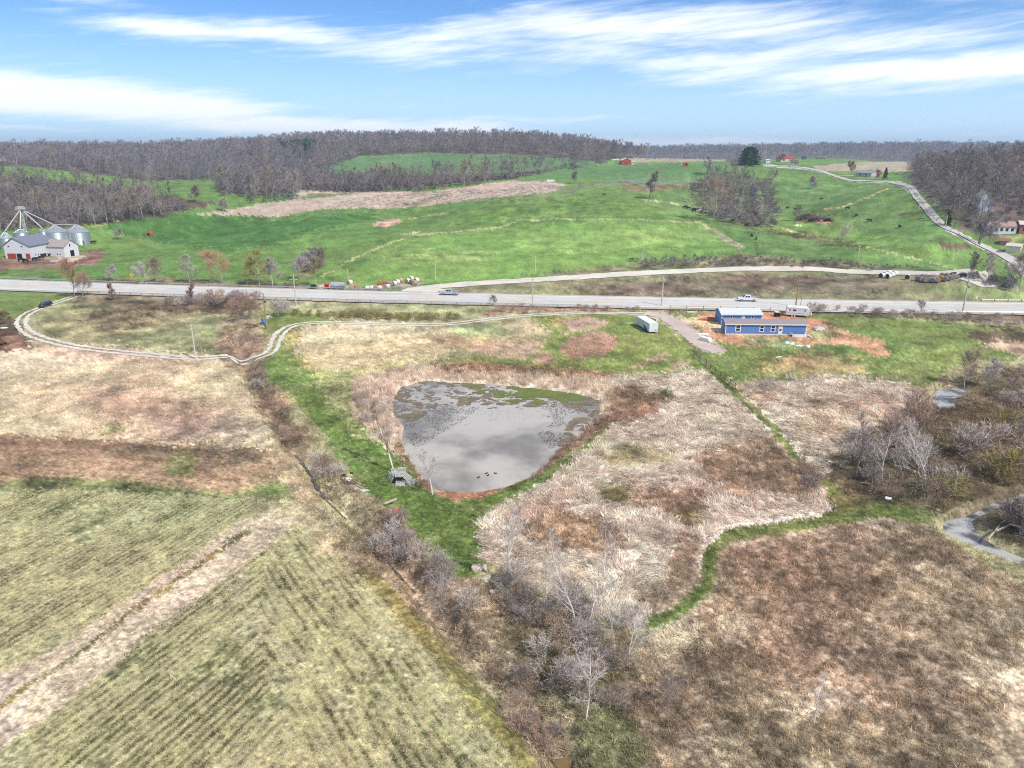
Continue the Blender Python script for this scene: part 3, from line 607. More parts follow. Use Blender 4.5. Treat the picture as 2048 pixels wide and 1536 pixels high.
# ------------------------------------------------------------------ roads and drives
def smooth_line(P, step=1.5):
    P = [Vector((p[0], p[1])) for p in P]; Q = []
    E = [P[0]*2-P[1]]+P+[P[-1]*2-P[-2]]
    for i in range(1, len(E)-2):
        a, b, c, d = E[i-1:i+3]; n = max(2, int((c-b).length/step))
        for k in range(n):
            t = k/n; Q.append(.5*((2*b)+(c-a)*t+(2*a-5*b+4*c-d)*t*t+(3*b-a-3*c+d)*t**3))
    Q.append(P[-1]); return np.array([(q.x, q.y) for q in Q])
def ribbon(name, Q, offs, m, zoff, jit=0., base=None):
    """offs: list of (left, right) offsets in metres along centre line Q"""
    d = np.gradient(Q, axis=0); d /= np.linalg.norm(d, axis=1)[:, None]; nrm = np.stack([-d[:, 1], d[:, 0]], 1)
    V = []; F = []; n = len(Q); c0 = 0
    for k, (a, b) in enumerate(offs):
        ja = a+(RNG.random(n)-.5)*jit; jb = b+(RNG.random(n)-.5)*jit; m4 = max(2, int((b-a)/1.5)+1)
        for i in range(m4+1):
            o = ja+(jb-ja)*i/m4; p = Q+nrm*o[:, None]; z = (H(p[:, 0], p[:, 1]) if base is None else base(p[:, 0], p[:, 1]))+zoff
            V.append(np.column_stack([p, z]))
        for i in range(m4):
            A = c0+i*n+np.arange(n-1); F.append(np.stack([A, A+n, A+n+1, A+1], 1)[:, ::-1])
        c0 += (m4+1)*n
    me = npmesh(name, np.concatenate(V), np.concatenate(F), m, True); return link(name, me, kind='structure')
def road_mat(name, c, var, rough=.85, tracks=False):
    m, t, b = mat(name); g = t.node('ShaderNodeNewGeometry').outputs['Position']
    f = t.m('MULTIPLY', t.rmap(t.noise(g, .12, 5, .6), .3, .7, 1-var, 1+var), t.rmap(t.noise(g, 4, 4, .7), .3, .7, 1-var, 1+var))
    if tracks:
        sp = t.node('ShaderNodeSeparateXYZ'); t.l.new(g, sp.inputs[0]); ln = t.m('ADD', sp.outputs[1], t.m('MULTIPLY', sp.outputs[0], .085)); f = t.m('MULTIPLY', f, t.rmap(t.noise(t.vec(t.m('MULTIPLY', sp.outputs[0], .012), ln, 0.), .85, 4, .6), .3, .7, .82, 1.12))
    cc = t.mix(1., S(c), t.vec(f, f, f), 'MULTIPLY')
    cc = t.mix(t.rmap(t.noise(g, .35, 5, .7), .52, .7, 0, .35), cc, S([q*.8 for q in c]))
    t.l.new(cc, b.inputs['Base Color']); b.inputs['Roughness'].default_value = rough; b.inputs['Specular IOR Level'].default_value = .12; return m
GRAVEL = road_mat('pale gravel', (214,206,190), .14); ASPH = road_mat('worn asphalt', (204,200,193), .07, .85, True)
SHOULD = road_mat('gravel shoulder', (190,176,158), .2); WHITE = pm('road paint white', (235,235,232), .6, var=.15, k=.95); YEL = pm('road paint yellow', (226,196,120), .6, var=.15)
pf = HPF
xs = np.arange(-230, 231, 2.); hq = np.stack([xs, np.polyval(pf, xs)], 1)
e0 = (hq[0]-hq[1])/np.linalg.norm(hq[0]-hq[1]); e1 = (hq[-1]-hq[-2])/np.linalg.norm(hq[-1]-hq[-2])
hq = np.concatenate([hq[0]+e0*np.arange(600, 0, -4)[:, None], hq, hq[-1]+e1*np.arange(4, 600, 4)[:, None]])
def hz(x, y): return np.maximum(H(x, y)+.1, .3)
HW = 7.6
ribbon('road_shoulder', hq, [(-HW-1.8, HW+1.8)], SHOULD, .0, .5, hz)
ribbon('highway', hq, [(-HW, HW)], ASPH, .04, 0, hz)
ribbon('lane_marking', hq, [(-6.55, -6.25), (6.25, 6.55)], WHITE, .048, 0, hz)
ribbon('lane_marking', hq, [(-2.05, -1.83), (-1.62, -1.4)], YEL, .048, 0, hz)
def hpt(s_off, off):   # point on the highway at x position s_off, lateral offset off (+ = far side)
    y = float(np.polyval(pf, s_off)); k = float(np.polyval(np.polyder(pf), s_off)); n = Vector((-k, 1)).normalized()
    x, yy = s_off+n.x*off, y+n.y*off; return Vector((x, yy, float(hz(np.array([x]), np.array([yy]))[0])+.04)), math.atan(k)
dm = MB()
for i in range(-30, 31):
    a, k = hpt(i*12., 2.4); dm.box((a.x, a.y, a.z+.008), (3.4, .26, .006), k)
dm.obj('lane_dashes', WHITE, kind='structure')
DRIVE = [(152,592),(120,603),(88,614),(58,626),(44,640),(46,656),(70,672),(125,688),(200,700),(300,710),(390,716.5),(470,719),(515,715),(543,702),(552,682),(563,664),(592,650),(650,645),(760,648.5),(880,649.5),(960,641),(1040,632.5),(1150,626.5),(1250,627),(1300,628)]
dq = smooth_line([G(u, v) for u, v in DRIVE], 1.)
ribbon('gravel_drive', dq, [(-1.55, -.45), (.45, 1.55)], GRAVEL, .07, .6)
SIDE = [(816,590),(832,579),(900,571.5),(1040,562),(1200,552),(1350,543.5),(1500,538),(1650,540),(1800,546),(1940,552.5),(1992,557)]
sq = smooth_line([G(u, v) for u, v in SIDE], 2.); ribbon('gravel_road', sq, [(-3.4, 3.4)], GRAVEL, .16, .9)
aq = smooth_line([G(u, v) for u, v in [(780,594),(812,589),(840,583),(870,576)]], 2.); ribbon('gravel_apron', aq, [(-6, 3)], GRAVEL, .22, .6)
HILL = [(2110,585),(2048,543),(2000,508),(1940,481),(1892,456),(1856,420),(1830,388),(1808,370),(1780,364.5),(1740,363),(1700,361),(1672,353),(1648,344.5),(1616,337.5),(1575,334),(1528,331)]
kq = smooth_line([G(u, v) for u, v in HILL], 4.); ribbon('hill_road', kq, [(-1.75, 1.75)], road_mat('chip sealed road', (200,192,184), .06), .3, .3)
bq = smooth_line([G(u, v) for u, v in [(1672,352.5),(1700,352),(1735,352)]], 3.); ribbon('house_drive', bq, [(-1.6, 1.6)], GRAVEL, .3, .4)
pq = smooth_line([G(u, v) for u, v in [(1300,626),(1335,636),(1372,664),(1408,692),(1440,705)]], 1.2); ribbon('gravel_pad', pq, [(-2.3, 2.3)], road_mat('pinkish gravel', (200,182,170), .14), .07, 1.)
# ------------------------------------------------------------------ water
from mathutils.geometry import tessellate_polygon
def water_mat(name, c, rip, spec=.5, dk=.70, sc=(.05, .22)):
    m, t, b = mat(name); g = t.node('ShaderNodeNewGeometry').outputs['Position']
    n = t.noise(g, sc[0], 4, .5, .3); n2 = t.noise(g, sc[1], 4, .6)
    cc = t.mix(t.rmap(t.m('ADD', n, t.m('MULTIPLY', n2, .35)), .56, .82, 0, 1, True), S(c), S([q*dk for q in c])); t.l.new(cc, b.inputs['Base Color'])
    b.inputs['Roughness'].default_value = .07; b.inputs['IOR'].default_value = 1.33; b.inputs['Specular IOR Level'].default_value = spec
    bp = t.node('ShaderNodeBump'); bp.inputs['Strength'].default_value = rip; bp.inputs['Distance'].default_value = .05
    t.l.new(t.noise(g, 1.6, 3, .6), bp.inputs['Height']); t.l.new(bp.outputs[0], b.inputs['Normal']); return m
def water(name, P, z, m, grow=.8):
    c = np.mean(P, 0); Q = []
    n = len(P)
    for i in range(n):
        a, b, d = np.array(P[i-1]), np.array(P[i]), np.array(P[(i+1) % n]); t = d-a; t = t/(np.linalg.norm(t)+1e-9); nn = np.array([t[1], -t[0]])
        if inpoly(np.array([b[0]+nn[0]*.3]), np.array([b[1]+nn[1]*.3]), P)[0]: nn = -nn
        Q.append(b+nn*grow)
    V = [Vector((q[0], q[1], z)) for q in Q]; F = [f if (V[f[1]]-V[f[0]]).cross(V[f[2]]-V[f[0]]).z > 0 else f[::-1] for f in [tuple(f) for f in tessellate_polygon([V])]]
    return mk(name, V, F, m, kind='structure')
PW = water_mat('murky pond water with painted reflection', (186,178,166), .25, .5, .68, (.045, .2))  # broad pale and dark blobs in the base colour stand in for cloud reflection
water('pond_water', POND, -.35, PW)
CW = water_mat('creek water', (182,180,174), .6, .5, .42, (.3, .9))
for P in CREEK: water('creek_water', P, -.75, CW)
DW = water_mat('ditch water', (92,88,80), .3)
def zline(Q, w, z, name, m):
    d = np.gradient(Q, axis=0); d /= np.linalg.norm(d, axis=1)[:, None]; nr = np.stack([-d[:, 1], d[:, 0]], 1)
    V = np.concatenate([np.column_stack([Q-nr*w, np.full(len(Q), z)]), np.column_stack([Q+nr*w, np.full(len(Q), z)])]); n = len(Q); A = np.arange(n-1)
    return link(name, npmesh(name, V, np.stack([A, A+1, A+n+1, A+n], 1), m), kind='structure')
for _i0, _i1, _wd, _mt in ((5, 9, .3, DW), (9, 12, .16, DW), (16, 19, .75, pm('muddy ditch bed', (128,104,72), .35))):
    _dl = smooth_line(DITCH[_i0:_i1], .6); zline(_dl, (_wd*(.15+1.3*vn(np.arange(len(_dl))/2.3, 0*_dl[:, 0]+_i0, 4)))[:, None], -1.36, "ditch_water", _mt)
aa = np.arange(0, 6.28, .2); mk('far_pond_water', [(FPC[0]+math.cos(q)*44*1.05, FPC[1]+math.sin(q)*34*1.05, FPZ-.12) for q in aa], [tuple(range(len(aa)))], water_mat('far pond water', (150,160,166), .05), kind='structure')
# floating weed, lily pads and algae on the pond
def discs(name, pts, r, m, z, ell=1.):
    n = 6; a = np.arange(n)*2*math.pi/n; N = len(pts); rr = r[:, None]*(.6+.8*RNG.random((N, n)))
    V = np.stack([pts[:, 0, None]+np.cos(a)*rr*ell, pts[:, 1, None]+np.sin(a)*rr, np.full((N, n), z)+RNG.random((N, 1))*.03], -1).reshape(-1, 3)
    F = (np.arange(N)*n)[:, None]+np.arange(n)[None]
    return link(name, npmesh(name, V, F, m), kind='stuff')
def pond_pts(N, poly, thr, sc, seed):
    Q = flat(poly, -.35); x = RNG.uniform(min(q[0] for q in Q), max(q[0] for q in Q), N); y = RNG.uniform(min(q[1] for q in Q), max(q[1] for q in Q), N)
    k = inpoly(x, y, Q) & inpoly(x, y, POND) & (fbm(x/sc, y/sc, seed, 3) > thr+RNG.normal(0, .05, N)); return np.stack([x[k], y[k]], 1)
MAT_D = pm('rotting lily mat', (124,112,92), .9, var=.4, scale=.6); MAT_G = pm('green algae', (106,116,58), .9, var=.3, scale=.4); MAT_B = pm('dark lily pads', (92,92,78), .8, var=.3)
TOP = [(785,760),(1200,760),(1200,800),(1130,812),(960,818),(880,808),(820,850),(785,830)]
p = pond_pts(26000, TOP, .57, 1.6, 5); discs('dead_lily_mat', p, RNG.uniform(.06, .28, len(p)), MAT_D, -.33, 1.5)
p = pond_pts(20000, [(930,768),(1000,772),(1190,785),(1180,800),(1100,806),(1040,808),(1000,800),(960,792)], .60, 2.4, 9); discs('green_algae_mat', p, RNG.uniform(.12, .38, len(p)), MAT_G, -.31, 1.6)
p = np.concatenate([pond_pts(5200, [(800,815),(880,808),(960,815),(930,840),(890,862),(830,900),(810,870)], .42, 3, 12), pond_pts(6500, [(1040,808),(1180,800),(1195,835),(1150,870),(1100,900),(1075,870),(1110,840),(1030,815)], .48, 4, 13),
    pond_pts(500, [(880,808),(1100,812),(1080,850),(900,850)], .5, 3, 13)]); discs('lily_pads', p, RNG.uniform(.03, .085, len(p)), MAT_B, -.32, 1.2)
p = pond_pts(9000, [(1120,800),(1205,795),(1200,835),(1160,868),(1120,895),(1135,860),(1150,830)], .58, 1.6, 21); discs('dead_lily_mat', p, RNG.uniform(.1, .35, len(p)), MAT_D, -.33, 2.)
# ------------------------------------------------------------------ scattered ground cover (instanced)
def blades(seed, n, L0, L1, w, spread, lean, leanr, wind=None, curve=.3, base=0., ey=1.):
    r = np.random.default_rng(seed); V = []; F = []
    for i in range(n):
        a = r.uniform(0, 6.283); d = spread*math.sqrt(r.random()); p = np.array([math.cos(a)*d, math.sin(a)*d*ey, base])
        Ln = r.uniform(L0, L1); th = r.normal(lean, leanr); ph = r.uniform(0, 6.283) if wind is None else r.normal(0, wind)
        dr = np.array([math.cos(ph)*math.sin(th), math.sin(ph)*math.sin(th), max(.06, math.cos(th))]); dr /= np.linalg.norm(dr)
        sd = np.array([-math.sin(ph), math.cos(ph), 0.])*w*r.uniform(.6, 1.3)
        if r.random() < .5: sd = np.cross(sd, dr)*.8+sd*.2
        m1 = p+dr*Ln*.5; e = p+dr*Ln+np.array([math.cos(ph), math.sin(ph), -.8])*curve*Ln*.5; e[2] = max(e[2], .02)
        k = len(V); V += [p-sd, p+sd, m1-sd*.7, m1+sd*.7, e]; F += [(k, k+1, k+3), (k, k+3, k+2), (k+2, k+3, k+4)]
    return np.array(V), np.array(F)
def tint_mat(name, c, mixf, lo=.55, hi=1.45, up=1., hue=.0):
    m, t, b = mat(name); a = t.node('ShaderNodeAttribute', attribute_name='tint', attribute_type='INSTANCER')
    g = t.node('ShaderNodeNewGeometry'); rp = g.outputs['Random Per Island']
    cc = t.mix(mixf, a.outputs[0], S(c)); f = t.rmap(rp, 0, 1, lo, hi); cc = t.mix(1., cc, t.vec(f, f, f), 'MULTIPLY')
    t.l.new(cc, b.inputs['Base Color']); b.inputs['Roughness'].default_value = .75; b.inputs['Specular IOR Level'].default_value = .12
    # normals bent to the sky so thin blades are lit like a field of them
    tr = t.node('ShaderNodeBsdfTranslucent'); t.l.new(cc, tr.inputs[0]); mx = t.node('ShaderNodeMixShader'); mx.inputs[0].default_value = .35
    o = [n for n in t.n if n.type == 'OUTPUT_MATERIAL'][0]; t.l.new(b.outputs[0], mx.inputs[1]); t.l.new(tr.outputs[0], mx.inputs[2]); t.l.new(mx.outputs[0], o.inputs[0])
    return m
def scatter(name, protos, P, rot, scl, tint=None, kind='stuff'):
    """one object whose points carry instances of the given meshes"""
    me = bpy.data.meshes.new(name); n = len(P); me.vertices.add(n); me.vertices.foreach_set('co', np.asarray(P, np.float32).ravel())
    def at(nm, ty, dt, key='value'): a = me.attributes.new(nm, ty, 'POINT'); a.data.foreach_set(key, np.ascontiguousarray(dt).ravel())
    at('rot', 'FLOAT_VECTOR', np.asarray(rot, np.float32), 'vector'); at('scl', 'FLOAT', np.asarray(scl, np.float32))
    at('pick', 'INT', RNG.integers(0, len(protos), n).astype(np.int32))
    if tint is not None: at('tint', 'FLOAT_COLOR', np.column_stack([tint, np.ones(n)]).astype(np.float32), 'color')
    me.update(); o = link(name, me, kind=kind)
    ng = bpy.data.node_groups.new(name, 'GeometryNodeTree'); ng.interface.new_socket('Geometry', in_out='INPUT', socket_type='NodeSocketGeometry'); ng.interface.new_socket('Geometry', in_out='OUTPUT', socket_type='NodeSocketGeometry')
    t = NT(ng); gi = t.node('NodeGroupInput'); go = t.node('NodeGroupOutput'); ip = t.node('GeometryNodeInstanceOnPoints'); gti = t.node('GeometryNodeGeometryToInstance')
    for pme in reversed(protos):
        po = bpy.data.objects.new(pme.name, pme); oi = t.node('GeometryNodeObjectInfo'); oi.inputs['Object'].default_value = po; oi.inputs['As Instance'].default_value = True
        t.l.new(oi.outputs['Geometry'], gti.inputs[0])
    def na(nm, ty): q = t.node('GeometryNodeInputNamedAttribute', data_type=ty); q.inputs['Name'].default_value = nm; return q.outputs[0]
    m2p = t.node('GeometryNodeMeshToPoints'); t.l.new(gi.outputs[0], m2p.inputs[0]); t.l.new(m2p.outputs[0], ip.inputs['Points'])
    t.l.new(gti.outputs[0], ip.inputs['Instance']); ip.inputs['Pick Instance'].default_value = True
    t.l.new(na('pick', 'INT'), ip.inputs['Instance Index']); t.l.new(na('rot', 'FLOAT_VECTOR'), ip.inputs['Rotation']); t.l.new(na('scl', 'FLOAT'), ip.inputs['Scale'])
    t.l.new(ip.outputs[0], go.inputs[0]); md = o.modifiers.new('scatter', 'NODES'); md.node_group = ng
    return o
def cover():
    N = 84000; r = np.random.default_rng(3)
    # sector sampling, density falling with distance beyond 70 m
    D = r.uniform(38, 200, N); A = np.radians(r.uniform(-41, 41, N)); x = np.sin(A)*D; y = np.cos(A)*D
    z = H(x, y); u, v = project(x, y, z); k = (u > -60) & (u < 2110) & (v < 1620); x, y, z, u, v, D = (q[k] for q in (x, y, z, u, v, D))
    rgb, cls = paint(x, y, u, v, D); col = desat(lin(rgb)*KALB); n = len(x)
    k0 = ~inpoly(x, y, POND) & ~(inpoly(x, y, CREEK[0]) | inpoly(x, y, CREEK[1])) & (dline(x, y, DITCH) > .45)
    for P_ in CREEK: k0 &= dline(x, y, P_+[P_[0]]) > 1.3
    k0 &= (dline(x, y, [tuple(q) for q in hq[100:-100:6]]) > 10)
    k0 &= ~((cls != 1) & (dline(u, v, DPATH1) < 1400/D)) & ~((cls != 1) & (dline(u, v, DPATH2) < 1900/D))
    dd = dline(u, v, [tuple(q) for q in DRIVE]); k0 &= ~((dd < 300/D*5.0) & (D > 90))
    q = r.random(n); ang = (fbm(x/9, y/9, 101, 3)-.5)*14; Ds = D/70.
    out = {}
    def go(nm, protos, sel, scale, rotz, tilt=.12, zo=0., cm=1.):
        i = np.nonzero(sel & k0)[0]; m = len(i)
        if not m: return
        rot = np.column_stack([r.normal(0, tilt, m), r.normal(0, tilt, m), rotz[i] if rotz is not None else r.uniform(0, 6.28, m)])
        s = scale*(.7+.6*r.random(m))*np.clip(Ds[i], .85, 2.2)**.5
        scatter(nm, protos, np.column_stack([x[i], y[i], z[i]+zo]), rot, s, col[i]*cm*(.6+.8*r.random((m, 1))))
    def pr(nm, m, *a): return [npmesh(nm, *blades(s, *a[1:] if False else a), m) for s in (1, 2, 3, 4)]
    mt = tint_mat('matted dead grass', (226,204,176), .4, .65, 1.25)
    go('matted_grass', [npmesh('grass tuft', *blades(s, 26, .4, 1.0, .032, .55, 1.3, .2, .6, .1), mt) for s in (1, 2, 3, 4)], (cls == 2), .85, ang, .12, 0., 1.42)
    br = tint_mat('dead weed stems', (176,152,122), .3, .45, 1.35)
    go('dead_weeds', [npmesh('weed clump', *blades(s, 26, .3, .75, .022, .5, .7, .4, None, .12), br) for s in (5, 6, 7, 8)], (cls == 3) & (q < .62), .85, None, .12, 0., 1.5)
    db = tint_mat('ditch brush', (176,150,120), .25, .45, 1.45)
    go('rough_grass', [npmesh('rough tuft', *blades(s, 26, .3, .8, .024, .5, .9, .4, None, .2), db) for s in (9, 10, 11)], ((cls == 5) | (cls == 12) | (cls == 8)) & (q < .7), .85, None, .12, 0., 1.35)
    rd = tint_mat('dead cattails', (224,194,168), .4, .7, 1.3)
    go('cattails', [npmesh('cattail clump', *blades(s, 18, .8, 1.5, .028, .45, .22, .14, None, .15), rd) for s in (12, 13, 14)], (cls == 6) & (q < .7), .62, None, .08, 0., 1.35)
    gm = tint_mat('lawn grass', (118,144,66), .2, .6, 1.35)
    go('lawn_grass', [npmesh('lawn tuft', *blades(s, 44, .1, .32, .016, .7, .6, .35, None, .3), gm) for s in (15, 16, 17)], (cls == 1) & (D < 150) & (q < .6), .7, None, .12, 0., 1.05)
    sm = tint_mat('straw grass', (206,188,142), .15, .6, 1.4)
    go('straw_grass', [npmesh('straw tuft', *blades(s, 36, .15, .5, .016, .7, .95, .35, None, .2), sm) for s in (18, 19, 20)], (cls == 10) & (D < 175) & (q < .7), .8, None, .12, 0., 1.35)
    sel13 = (cls == 13) & (q < .5)
    cs = tint_mat('corn stalks', (230,216,176), .62, .55, 1.4); CP = [npmesh('corn trash', *blades(sd_, 14, .2, .6, .03, .8, 1.4, .2, 1.3, .2, 0., .28), cs) for sd_ in (21, 22, 23, 24)]
    ra = math.atan2(ROW_A[1][1], ROW_A[1][0]); rb = math.atan2(ROW_B[1][1], ROW_B[1][0])
    go('corn_stubble', CP, sel13, .9, np.full(n, ra), .1, 0., 1.25)
    M = 62000; D2 = r.uniform(38, 125, M); A2 = np.radians(r.uniform(-41, 6, M)); X = np.sin(A2)*D2; Y = np.cos(A2)*D2
    U2, V2 = project(X, Y, 0*X); left = inpoly(U2, V2, LEFTP)
    for fam, sl in ((ROW_A, left), (ROW_B, ~left)):
        rc = rowcoord(X, Y, fam); sh = (np.round(rc/ROWP)*ROWP-rc)*.85; d = fam[1]; X = np.where(sl, X-d[1]*sh, X); Y = np.where(sl, Y+d[0]*sh, Y)
    Z = H(X, Y); U2, V2 = project(X, Y, Z); c2, k2 = paint(X, Y, U2, V2, D2); i = np.nonzero((k2 == 4) & (U2 > -60) & (V2 < 1620) & (fbm(X/4, Y/4, 207, 3) > .36))[0]; m = len(i)
    rot = np.column_stack([r.normal(0, .08, m), r.normal(0, .08, m), np.where(left[i], ra, rb)+np.where(r.random(m) < .5, math.pi, 0)+r.normal(0, .15, m)])
    scatter('corn_stubble', CP, np.column_stack([X[i], Y[i], Z[i]]), rot, (.5+.4*r.random(m))*np.clip(D2[i]/70, .85, 1.6)**.5, desat(lin(c2[i])*KALB)*1.35*(.6+.8*r.random((m, 1))))
    # green shoots between the stalks
    go('field_weeds', [npmesh('field weed', *blades(s, 20, .08, .3, .03, .5, .7, .35, None, .3), gm) for s in (25, 26)], (cls == 4) & (rgb[:, 0] < 140) & (q > .35), .9, None)
cover()
# ------------------------------------------------------------------ bare trees and brush
def bark_mat(name, c, rnd=.18, c2=None, patch=0.):
    m, t, b = mat(name); oi = t.node('ShaderNodeObjectInfo'); g = t.node('ShaderNodeNewGeometry')
    f = t.m('MULTIPLY', t.rmap(oi.outputs['Random'], 0, 1, 1-rnd, 1+rnd), t.rmap(g.outputs['Random Per Island'], 0, 1, .75, 1.25))
    base = S(c)
    if c2:
        h = t.m('FRACT', t.m('MULTIPLY', oi.outputs['Random'], 7.31)); base = t.mix(t.rmap(h, .55, 1., 0, 1), S(c), S(c2))
    if patch:
        h = t.noise(g.outputs['Position'], .012, 3, .6); base = t.mix(t.rmap(h, .35, .65, 0, patch), base, S((150,120,104)))
    cc = t.mix(1., base, t.vec(f, f, f), 'MULTIPLY'); t.l.new(cc, b.inputs['Base Color']); b.inputs['Roughness'].default_value = .85; b.inputs['Specular IOR Level'].default_value = .1
    return m
def tree_geo(seed, h, spread, stems=1, clear=.25, nl=9, n2=5, n3=5, n4=0, tw=.03, tl=1.0, up=.55, r0=None, droop=0., lean=(0, 0), curl=.12):
    """returns wood and twig arrays; branches fork four levels deep"""
    r = np.random.default_rng(seed); WV = []; WF = []; TV = []; TF = []; r0 = r0 or h*.016
    def seg(p, q, a, b, n):
        d = q-p; d = d/(np.linalg.norm(d)+1e-9); s = np.cross(d, [.3, .2, 1.] if abs(d[2]) < .9 else [1., 0, 0]); s /= np.linalg.norm(s); t = np.cross(d, s); k = len(WV)
        for c, rr in ((p, a), (q, b)):
            for i in range(n): an = 6.2832*i/n; WV.append(c+(s*math.cos(an)+t*math.sin(an))*rr)
        for i in range(n): j = (i+1) % n; WF.append((k+i, k+j, k+n+j)); WF.append((k+i, k+n+j, k+n+i))
    def twig(p, d, L, w):
        s = np.cross(d, r.normal(0, 1, 3)); s /= np.linalg.norm(s)+1e-9; k = len(TV); TV.extend([p-s*w, p+s*w, p+d*L]); TF.append((k, k+1, k+2))
        m = p+d*L*.45; d2 = d+r.normal(0, .45, 3); d2 /= np.linalg.norm(d2); k = len(TV); TV.extend([m-s*w*.6, m+s*w*.6, m+d2*L*.5]); TF.append((k, k+1, k+2))
    def branch(p, d, L, rad0, lv):
        ns = (7, 4, 3, 2)[lv] if lv < 4 else 2; q = p.copy(); pts = [q]; dd = d.copy()
        for i in range(ns):
            dd = dd+r.normal(0, curl, 3)+np.array([0, 0, (.10 if lv else .02)-droop*(lv > 0)]); dd /= np.linalg.norm(dd); q = q+dd*L/ns; pts.append(q)
        for i in range(ns):
            a = rad0*(1-.75*i/ns); b = rad0*(1-.75*(i+1)/ns)
            if lv <= 1 or rad0 > .05: seg(pts[i], pts[i+1], a, b, 5 if lv == 0 else 3)
            else:
                s = np.cross(pts[i+1]-pts[i], r.normal(0, 1, 3)); s /= np.linalg.norm(s)+1e-9; k = len(TV); a = max(a, tw*.6); b = max(b, tw*.4)
                TV.extend([pts[i]-s*a, pts[i]+s*a, pts[i+1]-s*b, pts[i+1]+s*b]); TF.extend([(k, k+1, k+3), (k, k+3, k+2)])
        cnt = (nl, n2, n3, n4)[lv] if lv < 4 else 0
        for j in range(cnt):
            t0 = (clear if lv == 0 else .25); t = t0+(1-t0)*(j+r.random())/cnt; k = min(int(t*ns), ns-1); c = pts[k]+(pts[k+1]-pts[k])*(t*ns-k)
            ax = pts[k+1]-pts[k]; ax = ax/np.linalg.norm(ax); s = np.cross(ax, r.normal(0, 1, 3)); s /= np.linalg.norm(s)+1e-9
            an = r.normal(.95 if lv == 0 else .75, .18)-(up-.5)*.6; nd = ax*math.cos(an)+s*math.sin(an); nd[2] += .12*up
            nd /= np.linalg.norm(nd)
            if lv == 0: Lc = spread*(1.05-.65*((t-t0)/(1-t0))**1.5)*r.uniform(.75, 1.15)
            else: Lc = L*(.62-.22*t)*r.uniform(.7, 1.2)
            if lv+1 >= 3 or (lv == 2): 
                for _ in range(max(1, n4 if lv == 2 else 1)): twig(c, nd+r.normal(0, .25, 3)*.8, tl*r.uniform(.6, 1.3), tw)
                if lv == 2: continue
            branch(c, nd, Lc, rad0*(.42 if lv == 0 else .5)*(1-.5*t), lv+1)
        if lv >= 1: twig(pts[-1], dd, tl, tw)
    for s in range(stems):
        a = 6.283*s/max(stems, 1)+r.random(); off = np.array([math.cos(a), math.sin(a), 0])*(0 if stems == 1 else h*.03)
        d = np.array([lean[0], lean[1], 1.])+(0 if stems == 1 else 1)*np.array([math.cos(a), math.sin(a), 0])*r.uniform(.1, .5); d /= np.linalg.norm(d)
        branch(off-np.array([0, 0, .3]), d, h*r.uniform(.85, 1.05)/(1 if stems == 1 else 1.1), r0/(stems**.5), 0)
    return np.array(WV), np.array(WF), np.array(TV), np.array(TF)
BARK = {'grey': bark_mat('grey bark', (172,164,158)), 'pale': bark_mat('pale cottonwood bark', (222,212,200), .06), 'dark': bark_mat('dark bark', (134,124,118)), 'brown': bark_mat('brown bark', (166,146,132))}
TWIG = {'grey': bark_mat('grey twigs', (204,190,180)), 'pale': bark_mat('pale twigs', (214,202,192), .06), 'dark': bark_mat('dark twigs', (164,150,142)), 'purple': bark_mat('mauve twigs', (160,144,144)),
        'red': bark_mat('budding red twigs', (200,150,122)), 'olive': bark_mat('budding olive twigs', (158,146,88)), 'tan': bark_mat('tan twigs', (176,152,130)), 'rust': bark_mat('rust twigs', (180,150,132))}
def thing_tree(label, p, geo, bark, twig, rz=0, scale=1., group=None, name='bare_tree', cat='tree', mesh=None):
    t = thing(name, label, cat, p, rz, group); t.scale = (scale,)*3
    if mesh is None: mesh = (npmesh('trunk', geo[0], geo[1], BARK[bark]), npmesh('crown', geo[2], geo[3], TWIG[twig]))
    link('trunk', mesh[0], t); link('crown', mesh[1], t); return t, mesh
# prototypes for woods: (wood mesh, twig mesh) and a joined mesh for the mass
def joined(name, geo, m, ms=None):
    V = np.concatenate([geo[0], geo[2]]); F = np.concatenate([geo[1], geo[3]+len(geo[0])]); me = npmesh(name, V, F, m)
    if ms: me.materials.append(ms); a = np.zeros(len(F), np.int32); a[len(geo[1]):] = 1; me.polygons.foreach_set('material_index', a)
    return me
WOODB = bark_mat('woodland bark', (146,140,134), .2); WOODT = bark_mat('woodland twigs', (150,142,144), .26, (164,152,136), .25)
WOODT2 = bark_mat('hillside twigs', (154,146,142), .24, (182,164,140), .2)
WG = [tree_geo(s, 17, 6.4, 1, .12, 12, 6, 6, 2, .05, 1.3, .6) for s in (31, 32, 33, 34)]+[tree_geo(35, 17, 5.2, 1, .14, 12, 6, 6, 2, .05, 1.2, .8), tree_geo(36, 14, 6.0, 2, .12, 8, 6, 6, 2, .055, 1.3, .6)]
WPAIR = [(npmesh('trunk', g[0], g[1], WOODB), npmesh('crown', g[2], g[3], WOODT2)) for g in WG]
WJ = [joined('woodland tree', g, WOODB, WOODT) for g in WG]
FG = [tree_geo(s, 17, 6.5, 1, .25, 8, 5, 4, 1, .13, 1.9, .6) for s in (41, 42, 43)]; FJ = [joined('far tree', g, WOODT, WOODT) for g in FG]
